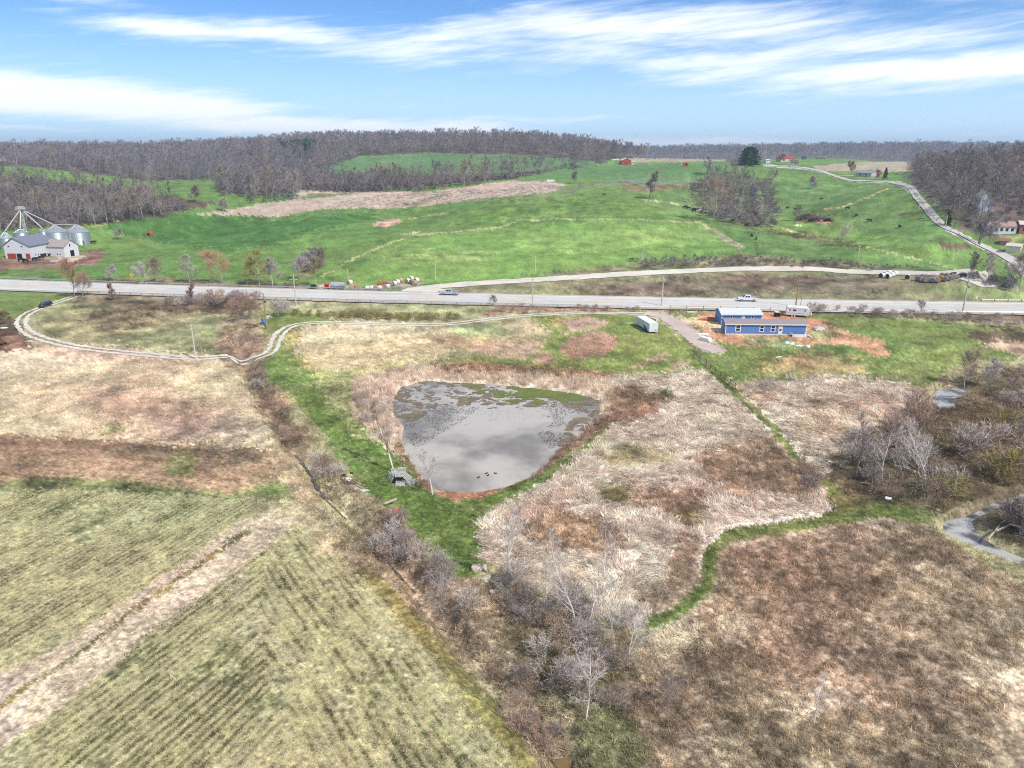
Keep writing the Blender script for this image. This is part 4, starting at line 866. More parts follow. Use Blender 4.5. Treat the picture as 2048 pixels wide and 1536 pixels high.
def jgrid(poly, D0, D1, s, seed, keep=1.):
    """jittered world grid of tree feet whose place projects into a region of the photograph"""
    r = np.random.default_rng(seed); us = [p[0] for p in poly]; a0 = math.atan((min(us)-1024)/1300)-.02; a1 = math.atan((max(us)-1024)/1300)+.02
    x0 = min(math.sin(a)*D for a in (a0, a1) for D in (D0, D1)); x1 = max(math.sin(a)*D for a in (a0, a1) for D in (D0, D1))
    y0 = D0*math.cos(max(abs(a0), abs(a1))); X, Y = np.meshgrid(np.arange(x0, x1, s), np.arange(y0, D1, s)); X = X.ravel()+r.uniform(-.5, .5, X.size)*s; Y = Y.ravel()+r.uniform(-.5, .5, Y.size)*s
    D = np.hypot(X, Y); k = (D > D0) & (D < D1) & (r.random(len(X)) < keep); X, Y, D = X[k], Y[k], D[k]; Z = H(X, Y); u, v = project(X, Y, Z)
    k = inpoly(u+r.normal(0, 2, len(u)), v+r.normal(0, 1, len(u)), poly); return np.column_stack([X[k], Y[k], Z[k]])
GRP = {'left': 'trees of the wood on the left hillside behind the silos', 'belt': 'trees of the belt of woodland behind the tan stubble field', 'gully': 'trees of the grove in the pasture gully', 'right': 'trees of the wood on the right hillside beside the hill road'}
LAB = {'left': 'bare grey-brown tree in the wood on the left hillside behind the grain bins', 'belt': 'bare mauve-brown tree in the woodland belt behind the tan stubble field',
       'gully': 'bare grey tree in the grove in the pasture gully below the evergreen', 'right': 'bare mauve-brown tree in the wood on the right hillside beside the hill road'}
REG = [('left', [(-250,385),(30,362),(120,372),(200,382),(270,396),(290,410),(320,426),(330,436),(200,450),(120,460),(-250,485)], 360, 660, 8.5, 1., (.62, .95)),
       ('left', [(270,372),(330,380),(400,400),(396,408),(330,428),(290,420)], 400, 660, 13, .8, (.6, .85)),
       ('right', [(1818,338),(1845,322),(2250,290),(2250,470),(2080,462),(1978,474),(1925,458),(1895,436),(1862,396),(1832,366)], 330, 640, 8.2, 1., (.6, .9)),
       ('belt', [(430,372),(500,366),(560,366),(610,371),(720,372),(860,370),(980,356),(1060,350),(1130,334),(1195,331),(1180,336),(1120,340),(1010,362),(860,383),(720,384),(590,381),(600,400),(520,408),(440,390)], 480, 760, 8.5, 1., (.75, 1.05)),
       ('gully', [(1378,372),(1400,360),(1440,352),(1500,356),(1535,372),(1545,400),(1556,428),(1500,442),(1468,440),(1440,425),(1420,405),(1385,390)], 330, 600, 10.5, .6, (.5, .78))]
cand = []
for gi, (g, poly, d0, d1, s, kp, hs) in enumerate(REG):
    P = jgrid(poly, d0, d1, s, 50+gi, kp); r = np.random.default_rng(70+gi); h = r.uniform(hs[0], hs[1], len(P))
    for p, q in zip(P, h): cand.append((q/math.hypot(p[0], p[1]), g, p, q))
cand.sort(key=lambda c: -c[0])
def clear_of(p):
    u, v = project(p[0], p[1], p[2]); return not ((dline(np.array([u]), np.array([v]), HILL)[0] < 7) or (1946 < u < 1986 and 392 < v < 432) or (1970 < u and 432 < v < 475))
cand = [c for c in cand if clear_of(c[2])]
rest = []
proot = {}
for i, (sz, g, p, q) in enumerate(cand):
    if i < 285:
        t = thing('bare_tree', LAB[g], 'tree', tuple(p), random.uniform(0, 6.28), GRP[g]); t.scale = (q,)*3; k = random.randrange(len(WPAIR))
        link('trunk', WPAIR[k][0], t); link('crown', WPAIR[k][1], t)
    else: rest.append((p[0], p[1], p[2], q))
rest = np.array(rest)
def mass(name, protos, P, sc): 
    n = len(P); scatter(name, protos, P, np.column_stack([np.zeros((n, 2)), RNG.uniform(0, 6.28, n)]), sc)
mass('woodland', WJ, rest[:, :3], rest[:, 3])
FARW = [([(-300,100),(-300,345),(40,329),(190,346),(300,362),(430,360),(440,366),(600,379),(680,345),(720,312),(860,303),(1050,309),(1190,318),(1240,312),(1250,100)], 640, 1000, 11.5, WJ, (.7, .95)),
        ([(-300,100),(-300,345),(40,329),(190,346),(300,362),(430,360),(440,366),(600,379),(680,345),(720,312),(860,303),(1050,309),(1190,318),(1450,315),(1450,100)], 1000, 1650, 15, FJ, (.9, 1.3)),
        ([(1200,100),(1200,317),(1450,316),(1470,322),(1500,316),(1540,312),(1620,313),(1700,312),(1812,321),(1845,322),(2300,300),(2300,100)], 960, 1650, 15, FJ, (.8, 1.15)),
        ([(1830,100),(1830,330),(2400,330),(2400,100)], 640, 1000, 13, WJ, (.7, .95)),
        ([(-500,50),(-500,330),(2600,330),(2600,50)], 1650, 3300, 27, FJ, (1.0, 1.5))]
for i, (poly, d0, d1, s, pr, hs) in enumerate(FARW):
    P = jgrid(poly, d0, d1, s, 90+i); mass('far_woodland', pr, P, RNG.uniform(hs[0], hs[1], len(P))*(1 if d0 < 1600 else 1.25))
# the tall open-crowned trees of the ridge skyline
# undergrowth along wood edges and the mass between trunks
UG = [tree_geo(s, 3.2, 2.0, 5, .15, 5, 4, 3, 1, .05, .8, .5) for s in (51, 52)]; UJ = [joined('undergrowth', g, WOODT, WOODT) for g in UG]
for i, (poly, d0, d1, s) in enumerate([(REG[0][1], 360, 660, 6), (REG[2][1], 330, 560, 6), (REG[3][1], 480, 700, 7), (REG[4][1], 330, 560, 7),
        ([(255,408),(300,405),(360,412),(375,420),(330,428),(250,425)], 400, 560, 4), ([(1250,520),(1500,512),(1560,516),(1720,525),(1860,542),(1700,540),(1500,532),(1300,538)], 260, 330, 3.4),
        ([(1590,434),(1660,436),(1668,446),(1600,446)], 340, 420, 3.2), ([(1940,556),(2060,575),(2060,590),(1950,575)], 215, 300, 3.0), ([(600,515),(645,505),(650,525),(625,545),(600,545)], 255, 340, 3.4), ([(1380,425),(1480,438),(1560,452),(1540,456),(1440,442)], 340, 460, 4.5)]):
    P = jgrid(poly, d0, d1, s, 130+i)
    if len(P): mass('undergrowth', UJ, P, RNG.uniform(.6, 1.2, len(P))*(.42 if i in (5, 6) else 1))
# ---- evergreens
def conifer(seed, h, w, n=900, cone=True):
    r = np.random.default_rng(seed); V = []; F = []
    for i in range(n):
        t = r.random()**.8; t = t if cone else r.random()**1.15; z = h*(.03+.97*t); rr = (w*(1-t)**.8+.2) if cone else w*math.sqrt(max(0, 1-max(0, t-.35)**2*2.2)); rr *= .75+.35*math.sin(i*2.4+z*3)*.5
        a = r.uniform(0, 6.283); q = r.uniform(.45, 1)*rr; c = np.array([math.cos(a)*q, math.sin(a)*q, z]); s = r.uniform(.35, .8)*h/14
        u = r.normal(0, 1, 3); u /= np.linalg.norm(u); w2 = np.cross(u, r.normal(0, 1, 3)); w2 /= np.linalg.norm(w2); k = len(V)
        V += [c-u*s, c+w2*s*.7, c+u*s, c-w2*s*.7]; F += [(k, k+1, k+2), (k, k+2, k+3)]
    return np.array(V), np.array(F)
EVG = bark_mat('evergreen needles', (52,78,50), .2)
def evergreen(label, u, v, vtop, wpx, cone=True, n=1400, seed=1, rz=0):
    p = G(u, v); h = pxh(p, vtop); w = wpx*mpp(p)/2; t = thing('evergreen_tree', label, 'tree', p, rz)
    link('crown', npmesh('crown', *conifer(seed, h, w, n, cone), EVG), t); MB().tube((0, 0, -.3), (0, 0, h*.5), h*.025, h*.012).obj('trunk', BARK['brown'], t); return t
evergreen('broad dark green evergreen standing on the hilltop pasture left of the farmhouse', 1498, 331, 294, 52, False, 2600, 2)
evergreen('small pointed evergreen beside the grey-roofed house by the hill road', 1770, 358, 335, 13, True, 700, 3)
evergreen('narrow dark evergreen at the edge of the right hillside wood behind the roadside pole', 1895, 452, 418, 16, True, 700, 4)
P = jgrid([(215,288),(330,288),(335,298),(300,302),(225,300)], 700, 1500, 11, 77); CJ = [npmesh('far conifer', *conifer(5, 17, 5, 500, False), bark_mat('far conifer needles', (62,86,66), .2))]
if len(P): mass('far_conifers', CJ, P, RNG.uniform(.7, 1., len(P)))
P = np.concatenate([jgrid([(556,300),(600,296),(632,302),(625,318),(580,316)], 700, 1500, 10, 78), jgrid([(472,296),(500,294),(512,300),(500,308),(476,308)], 700, 1500, 10, 79)])
if len(P): mass('far_conifers', CJ, P, RNG.uniform(.7, 1., len(P)))
# ---- single trees one can point to: (u, v foot, v top, width px, bark, twig, style, label)
def single(u, v, vt, w, bark, twig, st, label, seed, rz=None, lean=(0, 0), **kw):
    p = G(u, v, -.1); h = pxh(p, vt); m = mpp(p); W = w*m/2
    tw = max(.012, m*kw.get('tk', .35)); base = dict(clear=.3, nl=11, n2=6, n3=5, n4=1, up=.55)
    if st == 'tall': base.update(clear=.22, nl=16, up=.95)
    if st == 'round': base.update(clear=.3, nl=13, n2=7, n3=6, up=.55)
    if st == 'bushy': base.update(stems=4, clear=.12, nl=9, n2=6, n3=5, up=.6)
    if st == 'sparse': base.update(clear=.35, nl=10, n2=5, n3=4, up=.75)
    for k in ('stems', 'nl', 'n2', 'n3', 'n4', 'clear', 'up', 'curl', 'droop'):
        if k in kw: base[k] = kw[k]
    far = math.hypot(p.x, p.y) > 150
    if far: base['n3'] += 3; base['n2'] += 2; base['nl'] += 4; base['n4'] = 2; tw = max(.012, m*.14); base['clear'] *= .6
    g = tree_geo(seed, h, W*1.02, tw=tw, tl=max(.35, h*(.085 if far else .055)), r0=kw.get('r0', max(h*.012, m*.5)), lean=lean, **base)
    return thing_tree(label, p, g, bark, twig, rz if rz is not None else 0, name='bare_tree' if st != 'bushy' else 'bare_shrub_tree')[0]
TREES = [
 (866,991,893,60,'pale','pale','round','pale bare tree leaning over the bottom shore of the pond',1,dict(lean=(.03,.02))),
 (789,944,812,42,'pale','tan','tall','tall thin pale tree on the bank just behind the heap of pallets',2,{}),
 (893,1262,1150,110,'dark','grey','round','dark widely branching bare tree in the ditch left of the limestone boulders',3,dict(nl=16,n2=8,tk=.3)),
 (1014,1162,990,84,'pale','pale','tall','tall pale bare tree directly behind the limestone boulders',4,dict(tk=.3)),
 (1168,1262,1050,110,'pale','grey','tall','tallest forked grey tree at the lower edge of the pale matted grass',5,dict(stems=2,tk=.3)),
 (1088,1228,1120,60,'grey','grey','sparse','slender grey tree between the boulders and the tallest forked tree',6,{}),
 (1232,1310,1190,80,'pale','grey','sparse','pale crooked tree left of the whitest stem beside the grass path end',7,{}),
 (1258,1336,1200,90,'pale','pale','round','whitest stemmed bare tree near the lower end of the curved grass path',8,dict(tk=.28)),
 (1172,1440,1310,90,'pale','grey','round','pale bare tree over the mouth of the muddy ditch at the bottom of the picture',9,{}),
 (1140,1400,1300,90,'dark','grey','bushy','dark many-stemmed bush tree over the muddy ditch',10,{}),
 (1628,1448,1345,50,'pale','pale','sparse','lone small white-stemmed sapling in the brown meadow at lower right',12,{}),
 (1332,1408,1330,70,'dark','dark','bushy','low dark thorny shrub right of the whitest stemmed tree',13,{}),
 (1852,980,840,96,'pale','pale','tall','tallest white cottonwood in the creekside thicket on the right',14,dict(stems=2,tk=.3)),
 (1765,962,850,80,'pale','grey','tall','white-limbed tree in the thicket left of the tallest cottonwood',15,{}),
 (1712,950,820,60,'dark','dark','tall','dark slim tree on the left edge of the creekside thicket',16,{}),
 (1800,975,880,60,'grey','grey','sparse','thin grey tree between the two white cottonwoods',17,{}),
 (1930,778,700,56,'grey','rust','round','orange-budded tree behind the small creek pool on the right',18,{}),
 (1972,775,712,44,'grey','grey','round','grey tree just right of the orange-budded tree at the creek pool',19,{}),
 (2020,800,745,40,'dark','dark','sparse','dark crooked tree at the right edge of the picture by the creek',20,{}),
 (148,597,525,66,'dark','red','round','red-budded roadside tree where the two-track drive meets the highway',21,dict(nl=12)),
 (166,594,548,44,'grey','tan','round','small tan tree just right of the red-budded roadside tree',22,{}),
 (230,562,528,26,'grey','grey','round','small grey tree beyond the highway left of the yellow sign',23,{}),
 (228,600,565,18,'dark','rust','tall','slim rusty sapling on the near verge opposite the yellow sign',24,{}),
 (383,606,560,22,'dark','rust','tall','slim reddish tree growing up in front of the near guardrail',25,{}),
 (414,604,575,18,'grey','grey','sparse','thin grey sapling right of the slim reddish tree at the guardrail',26,{}),
 (446,570,492,56,'grey','red','round','round orange-topped tree beyond the highway',27,dict(nl=13)),
 (380,566,515,38,'grey','grey','round','grey tree beyond the highway left of the orange-topped tree',28,{}),
 (290,568,528,40,'dark','grey','round','dark grey tree beyond the highway right of the yellow sign',29,{}),
 (315,566,515,44,'grey','tan','round','tan-grey tree between the yellow sign and the orange-topped tree',30,{}),
 (520,571,506,56,'pale','olive','round','olive-tinted tree beyond the highway, left of the crossarm pole',31,{}),
 (494,571,512,34,'grey','olive','round','narrow olive-grey tree right of the orange-topped tree',32,{}),
 (546,572,515,34,'pale','grey','round','pale-trunked grey tree behind the crossarm pole',33,{}),
 (600,560,518,50,'grey','grey','round','spreading grey tree in the gully beside the green hill',34,{}),
 (632,572,520,36,'grey','olive','sparse','thin greenish tree behind the dark machinery beyond the guardrail',35,{}),
 (492,640,588,52,'dark','rust','bushy','bare mauve thicket tree at the head of the ditch by the highway',36,{}),
 (565,632,600,40,'dark','grey','bushy','grey bush right of the tall wooden pole by the blue barrel',37,{}),
 (985,612,593,22,'dark','dark','sparse','dark scraggy tree in front of the guardrail at the middle of the highway',38,dict(tk=.6)),
 (1842,626,600,26,'dark','dark','sparse','dark leafless sapling at the near edge of the highway on the right',39,{}),
 (1149,367,346,18,'dark','dark','round','single dark tree on the hill crest at the end of the tan stubble field',40,{}),
 (1298,398,333,26,'dark','dark','round','tall shaggy dark tree in front of the far pond',41,dict(clear=.2)),
 (1424,444,370,84,'grey','tan','round','largest spreading pale grey tree at the front of the pasture grove',42,dict(nl=16,n2=8)),
 (1472,447,392,34,'dark','grey','tall','slim dark tree at the front right of the pasture grove',43,{}),
 (1516,440,396,30,'grey','grey','round','grey tree at the right end of the pasture grove',44,{}),
 (1411,350,315,20,'grey','grey','round','small tree behind the pasture grove near the orange feeder',45,{}),
 (1547,360,338,12,'dark','grey','sparse','tiny bare tree on the pasture right of the grove',46,{}),
 (1630,377,350,16,'dark','grey','round','lone round-headed tree on the open pasture below the hill road',47,{}),
 (1675,492,448,36,'dark','grey','sparse','leaning open tree in the lower pasture gully',48,dict(lean=(.08,0))),
 (1598,440,408,26,'dark','rust','sparse','scrubby tree standing over the dark brush heap in the pasture',49,{}),
 (1705,350,322,20,'dark','rust','round','brown tree left of the grey-roofed house',50,{}),
 (1756,362,338,16,'grey','red','round','reddish tree between the grey-roofed house and the small evergreen',51,{}),
 (1958,490,425,64,'dark','dark','round','large dark spreading tree beside the hill road bend at right',52,dict(nl=14,r0=.55)),
 (1938,558,505,34,'dark','dark','tall','tall dark tree behind the right-hand highway pole',53,{}),
 (1972,566,500,30,'grey','grey','tall','grey tree in the roadside clump right of the highway pole',54,{}),
 (2012,572,500,52,'dark','dark','round','spreading dark tree in the roadside clump at the right edge',55,{}),
 (2040,572,520,24,'grey','grey','tall','thin tree at the far right of the roadside clump',56,{}),
 (236,480,458,22,'grey','grey','round','small bare tree on the pasture right of the grain bins',57,{}),
 (244,435,395,40,'grey','tan','round','pale tree at the foot of the left wood behind the pasture',58,{}),
 (392,406,366,26,'dark','dark','round','lone dark tree on the green slope right of the left wood',59,{}),
 (447,425,395,24,'grey','grey','round','small grey tree at the left end of the tan stubble field',60,{}),
 (1918,452,420,50,'grey','tan','round','tan tree in front of the narrow evergreen by the hill road',61,{}),
 (1560,328,308,20,'dark','rust','round','rusty brown tree left of the red-roofed farmhouse',62,{}),
 (1582,333,318,14,'pale','pale','round','pale blossoming tree in front of the red-roofed farmhouse',63,dict(tk=.8)),
 (1592,334,319,14,'pale','pale','round','second pale blossoming tree right of the first in front of the farmhouse',64,dict(tk=.8)),
]
for (u, v, vt, w, bk, tg, st, lb, sd_, kw) in TREES: single(u, v, vt, w, bk, tg, st, lb, sd_, **kw)
# ---- shrubs: a handful of meshes, each copy an object
SHK = {'grey': [], 'rust': [], 'tan': [], 'dark': [], 'olive': []}
for i, k in enumerate(SHK):
    for s in (0, 1):
        g = tree_geo(200+i*7+s, 2.6, 1.5, 7, .08, 5, 4, 3, 1, .018, .5, .55, r0=.05); SHK[k].append(joined('shrub', g, BARK['brown'], TWIG[k]))
def shrubs(poly, n, kinds, sc, label, group, seed, d1=240):
    P = jgrid(poly, 36, d1, 1.0, seed); P = P[np.min([dline(P[:, 0], P[:, 1], c+[c[0]])-100*inpoly(P[:, 0], P[:, 1], c) for c in CREEK], 0) > 2.2]; _u, _v = project(P[:, 0], P[:, 1], P[:, 2]); P = P[~((_u > 1850) & (_u < 1965) & (_v > 765) & (_v < 862))]; r = np.random.default_rng(seed); r.shuffle(P); P = P[:n]; P = P[np.argsort(project(P[:, 0], P[:, 1], P[:, 2])[0])]
    for j, p in enumerate(P):
        k = kinds[r.integers(len(kinds))]; o = link('shrub', SHK[k][r.integers(2)], None, None, tuple(p)); s = r.uniform(*sc); o.scale = (s, s, s*r.uniform(.8, 1.1)); o.rotation_euler = (0, 0, r.uniform(0, 6.28))
        tag(o, '%s %s, %s from the left' % ({'grey': 'grey', 'rust': 'rusty', 'tan': 'tan', 'dark': 'dark', 'olive': 'olive'}[k], label, 'first second third fourth fifth sixth seventh eighth ninth tenth'.split()[j] if j < 10 else '%dth' % (j+1)), 'shrub', group)
shrubs([(490,735),(515,735),(560,800),(640,900),(760,1020),(820,1080),(780,1100),(680,1010),(600,930),(540,850)], 20, ['rust','tan','grey'], (.5, .95), 'low shrub in the upper ditch beside the green strip', 'shrubs along the upper ditch', 301)
shrubs([(700,1050),(800,1040),(860,1130),(960,1180),(940,1230),(860,1210),(780,1130),(720,1110)], 18, ['dark','grey','rust'], (.7, 1.15), 'bare shrub beside the ditch above the boulders', 'shrubs above the boulders', 302)
shrubs([(1010,1160),(1150,1180),(1260,1240),(1290,1330),(1250,1420),(1120,1400),(1020,1260)], 30, ['grey','grey','tan','dark'], (.7, 1.25), 'twiggy shrub in the thicket below the pale matted grass', 'shrubs in the lower thicket', 303)
shrubs([(960,1340),(1060,1360),(1140,1440),(1100,1520),(1040,1470)], 10, ['rust','dark'], (.6, 1.0), 'shrub on the left bank of the muddy ditch', 'shrubs on the muddy ditch bank', 304)
shrubs([(1690,900),(1760,870),(1850,830),(1890,800),(2080,800),(2120,960),(1960,990),(1880,1020),(1760,1000),(1690,970)], 40, ['grey','grey','rust','tan','olive','tan'], (1.0, 2.1), 'bare shrub in the creekside thicket on the right', 'shrubs in the creekside thicket', 305)
shrubs([(1880,1040),(1925,1060),(1980,1095),(2050,1120),(2050,1135),(1970,1110),(1900,1080)], 12, ['tan','olive','grey','rust'], (.5, 1.0), 'low shrub on the left bank of the lower creek', 'shrubs on the left creek bank', 314)
shrubs([(1900,1012),(1960,1000),(2000,985),(2040,968),(2040,950),(1950,985)], 12, ['tan','grey','olive'], (.6, 1.3), 'shrub above the lower creek bend', 'shrubs above the creek bend', 315)
shrubs([(1990,1060),(2060,1040),(2090,1100),(2040,1120)], 8, ['dark','olive'], (1., 1.8), 'shrub on the creek bank at the right edge', 'shrubs on the right creek bank', 306)
shrubs([(140,600),(330,590),(520,600),(510,615),(330,612),(160,610)], 44, ['rust','grey','tan','dark'], (.8, 1.5), 'tangled shrub below the near guardrail on the left', 'shrubs below the left guardrail', 307)
shrubs([(590,626),(700,631),(920,636),(925,641),(800,643),(690,637),(590,633)], 90, ['olive'], (.45, .75), 'dense shrub in the hedge row above the gravel drive', 'shrubs of the hedge row above the drive', 308)
shrubs([(960,618),(1340,618),(1340,624),(1230,626),(1000,628)], 30, ['rust','rust','dark'], (.4, .8), 'small shrub at the near edge of the highway', 'shrubs along the near highway edge', 309)
shrubs([(1620,620),(1760,624),(2048,648),(2048,660),(1800,640),(1620,628)], 44, ['rust','dark','grey'], (.6, 1.), 'shrub in the hedge right of the white camper', 'shrubs in the hedge right of the camper', 310)
shrubs([(1500,770),(1545,768),(1560,785),(1500,790)], 4, ['grey'], (.6, .9), 'shrub in the pale grass below the right-hand lawn', 'shrubs in the pale grass by the lawn', 311)
shrubs([(1590,930),(1640,960),(1640,990),(1600,980)], 6, ['dark','rust'], (.7, 1.1), 'shrub beside the mown trail in the brown patch', 'shrubs beside the mown trail', 312)
shrubs([(715,790),(780,790),(790,880),(760,880),(715,830)], 10, ['tan','grey'], (.5, .9), 'small shrub in the cattails left of the pond', 'shrubs in the cattails', 313)
# ------------------------------------------------------------------ things people put there
PW_ = pm('white paint', (232,232,230), .5, var=.08, rnd=0); GAL = pm('galvanised steel', (198,204,208), .38, .75, .10, 2); DK = pm('dark opening', (20,19,18), .9); GLS = pm('window glass', (30,34,40), .12, var=.1, spec=.6)
RUB = pm('tyre rubber', (32,32,33), .85); WOODP = pm('weathered wood', (186,170,150), .85, var=.2, scale=6); WOODO = pm('new wood', (206,164,116), .8, var=.15, scale=6)
RED = pm('barn red paint', (168,58,50), .7, var=.15); BLK = pm('black metal', (26,26,28), .5); STEELD = pm('dull steel', (140,142,144), .5, .4)
def vang(p, q): return math.atan2(q[1]-p[1], q[0]-p[0])
def sgrow(p): return tuple(p)
# ---- utility poles
POLE = pm('pole wood pale', (206,196,182), .85, var=.2, scale=4); POLED = pm('pole wood brown', (170,132,100), .85, var=.2, scale=4); INS = pm('insulator', (70,72,74), .4)
def pole(u, v, vt, label, arms=(), m=POLE, rr=.16, rz=.05, extra=None, group='utility poles'):
    p = G(u, v, -.2); h = pxh(p, vt); t = thing('utility_pole', label, 'utility pole', p, rz, group)
    MB().tube((0, 0, 0), (0, 0, h), rr*1.15, rr*.8, 8).obj('post', m, t)
    for z, w in arms:
        MB().box((0, .16, h-z), (w, .11, .14)).obj('crossarm', m, t)
        for s in (-.45, -.22, .22, .45): MB().tube((w*s, .16, h-z+.06), (w*s, .16, h-z+.32), .05, .05, 6).obj('insulator', INS, t)
    if not arms: MB().tube((0, 0, h-.02), (0, 0, h+.25), .05, .05, 6).obj('insulator', INS, t)
    if extra == 'tr': MB().tube((.3, 0, h-2.4), (.3, 0, h-1.4), .27, .27, 12).obj('transformer', STEELD, t, True)
    return t, p, h
pl = []
pl.append(pole(392,719,649,'pale pole with two crossarms at the edge of the two-track drive', ((.15,2.6),(1.7,1.3)), POLE, .17, .12))
pl.append(pole(534,659,586,'tall orange-brown pole beside the blue barrel at the drive bend', ((2.6,.8),), POLED, .18, .1, 'tr'))
pl.append(pole(592.5,612,549,'crossarm pole below the near guardrail at the left of the highway', ((.2,2.4),(1.5,2.6)), POLE, .16, .1))
pl.append(pole(697,566,538,'short pole beyond the highway beside the grey tank', (), POLE, .16))
pl.append(pole(871,560,525,'pole at the foot of the green hill above the hay bales', (), POLE, .16))
pl.append(pole(1070.5,543,510,'pole at the edge of the green field, in the middle of the far row', (), POLE, .16))
pl.append(pole(1284,527,493,'pole on the green field above the gravel road', (), POLE, .16))
pl.append(pole(1715,520,486,'pole beyond the gravel road on the right-hand pasture', (), POLE, .16))
pl.append(pole(1065,612,558,'pole at the near side of the highway, first from the middle', (), POLE, .16))
pl.append(pole(1323,613,551,'highway pole with brush at its foot above the semi trailer', (), POLE, .2, .05, 'tr'))
pl.append(pole(1591,615,554,'highway pole behind the white camper', (), POLED, .2))
pl.append(pole(1924,629,559,'tall highway pole by the guardrail end on the right', ((1.1,.8),), POLE, .2, .05, 'tr'))
pl.append(pole(1889,463,430,'pole beside the hill road in front of the right wood', (), POLE, .17))
pl.append(pole(1838,417,396,'small pole beside the upper hill road', (), POLE, .15))
pl.append(pole(1601,612,596,'short dark post just right of the pole behind the camper', (), BLK, .07))
def wire(a, b, ha, hb, sag=1.2):
    t = MB(); P = []
    for i in range(11): s = i/10; q = Vector(a)*(1-s)+Vector(b)*s; q.z = (a[2]+ha)*(1-s)+(b[2]+hb)*s-sag*4*s*(1-s); P.append(q)
    for p, q in zip(P[:-1], P[1:]): t.tube(p, q, .018, .018, 4, False)
    tag(t.obj('power_line', BLK), 'thin sagging wire strung between two utility poles', 'wire', 'wires between the utility poles')
for i, j in ((8,9),(9,10),(10,11),(3,4),(4,5),(5,6),(6,7),(2,8)): wire(pl[i][1], pl[j][1], pl[i][2]-.1, pl[j][2]-.1)
# ---- guardrails
RAILM = pm('guardrail steel', (196,198,200), .5, .3, .1); pb = npmesh('guardrail post', *(lambda b: (np.array(b.V), np.array(b.F)))(MB().box((0, 0, .25), (.15, .2, 1.0))), pm('guardrail post steel', (150,146,140), .7))
def guardrail(s0, s1, off, label):
    a, _ = hpt(s0, off); t = thing('guardrail', label, 'guardrail', a); n = int(abs(s1-s0)/3.8); P = []
    for i in range(n+1):
        q, k = hpt(s0+(s1-s0)*i/n, off); q = q-a; P.append(q); o = link('post', pb, t); o.location = q; o.rotation_euler = (0, 0, k)
    V = []; prof = [(0, .46), (.06, .52), (0, .6), (.06, .68), (0, .76)]; sg = -1 if off > 0 else 1
    for q in P: V += [(q.x, q.y+sg*-.14+sg*-y, q.z+z) for y, z in prof]
    F = [(i*5+j, i*5+j+1, (i+1)*5+j+1, (i+1)*5+j) for i in range(n) for j in range(4)]; mk('rail', V, F, RAILM, t); return t
def xs_at(u, v): return G(u, v).x
guardrail(xs_at(186,580), xs_at(1250,618), -8.9, 'long steel guardrail on the near side of the highway')
guardrail(xs_at(-60,560), xs_at(775,586), 8.9, 'steel guardrail on the far side of the highway at the left')
guardrail(xs_at(1896,625), xs_at(2150,632), -8.9, 'short steel guardrail on the near side at the right edge')
guardrail(xs_at(1955,604), xs_at(2150,608), 8.9, 'steel guardrail on the far side at the right edge')
# ---- vehicles
def frustum(z0, z1, a0, a1, b0, b1, w0, w1):
    V = [(a0, -w0, z0), (b0, -w0, z0), (b0, w0, z0), (a0, w0, z0), (a1, -w1, z1), (b1, -w1, z1), (b1, w1, z1), (a1, w1, z1)]
    return V, [(0,3,2,1),(4,5,6,7),(0,1,5,4),(1,2,6,5),(2,3,7,6),(3,0,4,7)]
def panel(V, f, s0, s1, t0, t1, off=.015):
    a, b, c, d = [Vector(V[i]) for i in f]; n = (b-a).cross(d-a).normalized()*off
    g = lambda s, t: (a*(1-s)+b*s)*(1-t)+(d*(1-s)+c*s)*t+n
    return [g(s0, t0), g(s1, t0), g(s1, t1), g(s0, t1)]
def wheel(t, x, y, r=.4):
    w = MB().tube((x, y-.13, r), (x, y+.13, r), r, r, 16).obj('wheel', RUB, t)
    s = 1 if y > 0 else -1; MB().tube((x, y+s*.131, r), (x, y+s*.15, r), r*.6, r*.55, 12).obj('rim', GAL, w)
def pickup(label, p, rz, paint, dark=False):
    t = thing('pickup_truck', label, 'pickup truck', p, rz)
    b = MB(); b.prism([(-2.95,.5),(-3.0,.95),(-2.85,1.12),(-1.5,1.22),(.95,1.22),(.95,.9),(2.85,.9),(2.9,.5),(2.5,.42),(-2.5,.42)], -.96, .96)
    for y in (-.91, .91): b.box((1.92, y, 1.06), (1.95, .10, .34))
    b.box((2.85, 0, 1.05), (.1, 1.92, .36)); o = b.obj('body', paint, t); bv = o.modifiers.new('b', 'BEVEL'); bv.width = .05; bv.segments = 2
    V, F = frustum(1.2, 1.86, -1.45, -.75, 1.0, .82, .92, .74); c = MB().add(V, F).obj('cab', paint, t); bv = c.modifiers.new('b', 'BEVEL'); bv.width = .05; bv.segments = 2
    for f, args in (((0,1,5,4), (.12,.46,.12,.86)), ((0,1,5,4), (.52,.86,.12,.86)), ((2,3,7,6), (.14,.48,.12,.86)), ((2,3,7,6), (.54,.88,.12,.86)), ((3,0,4,7), (.08,.92,.08,.92)), ((1,2,6,5), (.1,.9,.15,.85))):
        mk('window', panel(V, f, *args), [(0,1,2,3)], GLS, t)
    MB().box((1.9, 0, .93), (1.8, 1.7, .03)).obj('truck_bed', BLK, t)
    for x in (-1.95, 1.9):
        for y in (-.88, .88): wheel(t, x, y)
    for y in (-.7, .7):
        MB().box((-2.97, y, .9), (.06, .34, .2)).obj('headlight', PW_, t); MB().box((2.91, y*1.2, 1.0), (.05, .16, .32)).obj('tail_light', RED, t)
    MB().box((-2.99, 0, .62), (.16, 1.8, .2)).obj('bumper', STEELD, t); MB().box((2.95, 0, .62), (.16, 1.8, .2)).obj('bumper', STEELD, t)
    return t
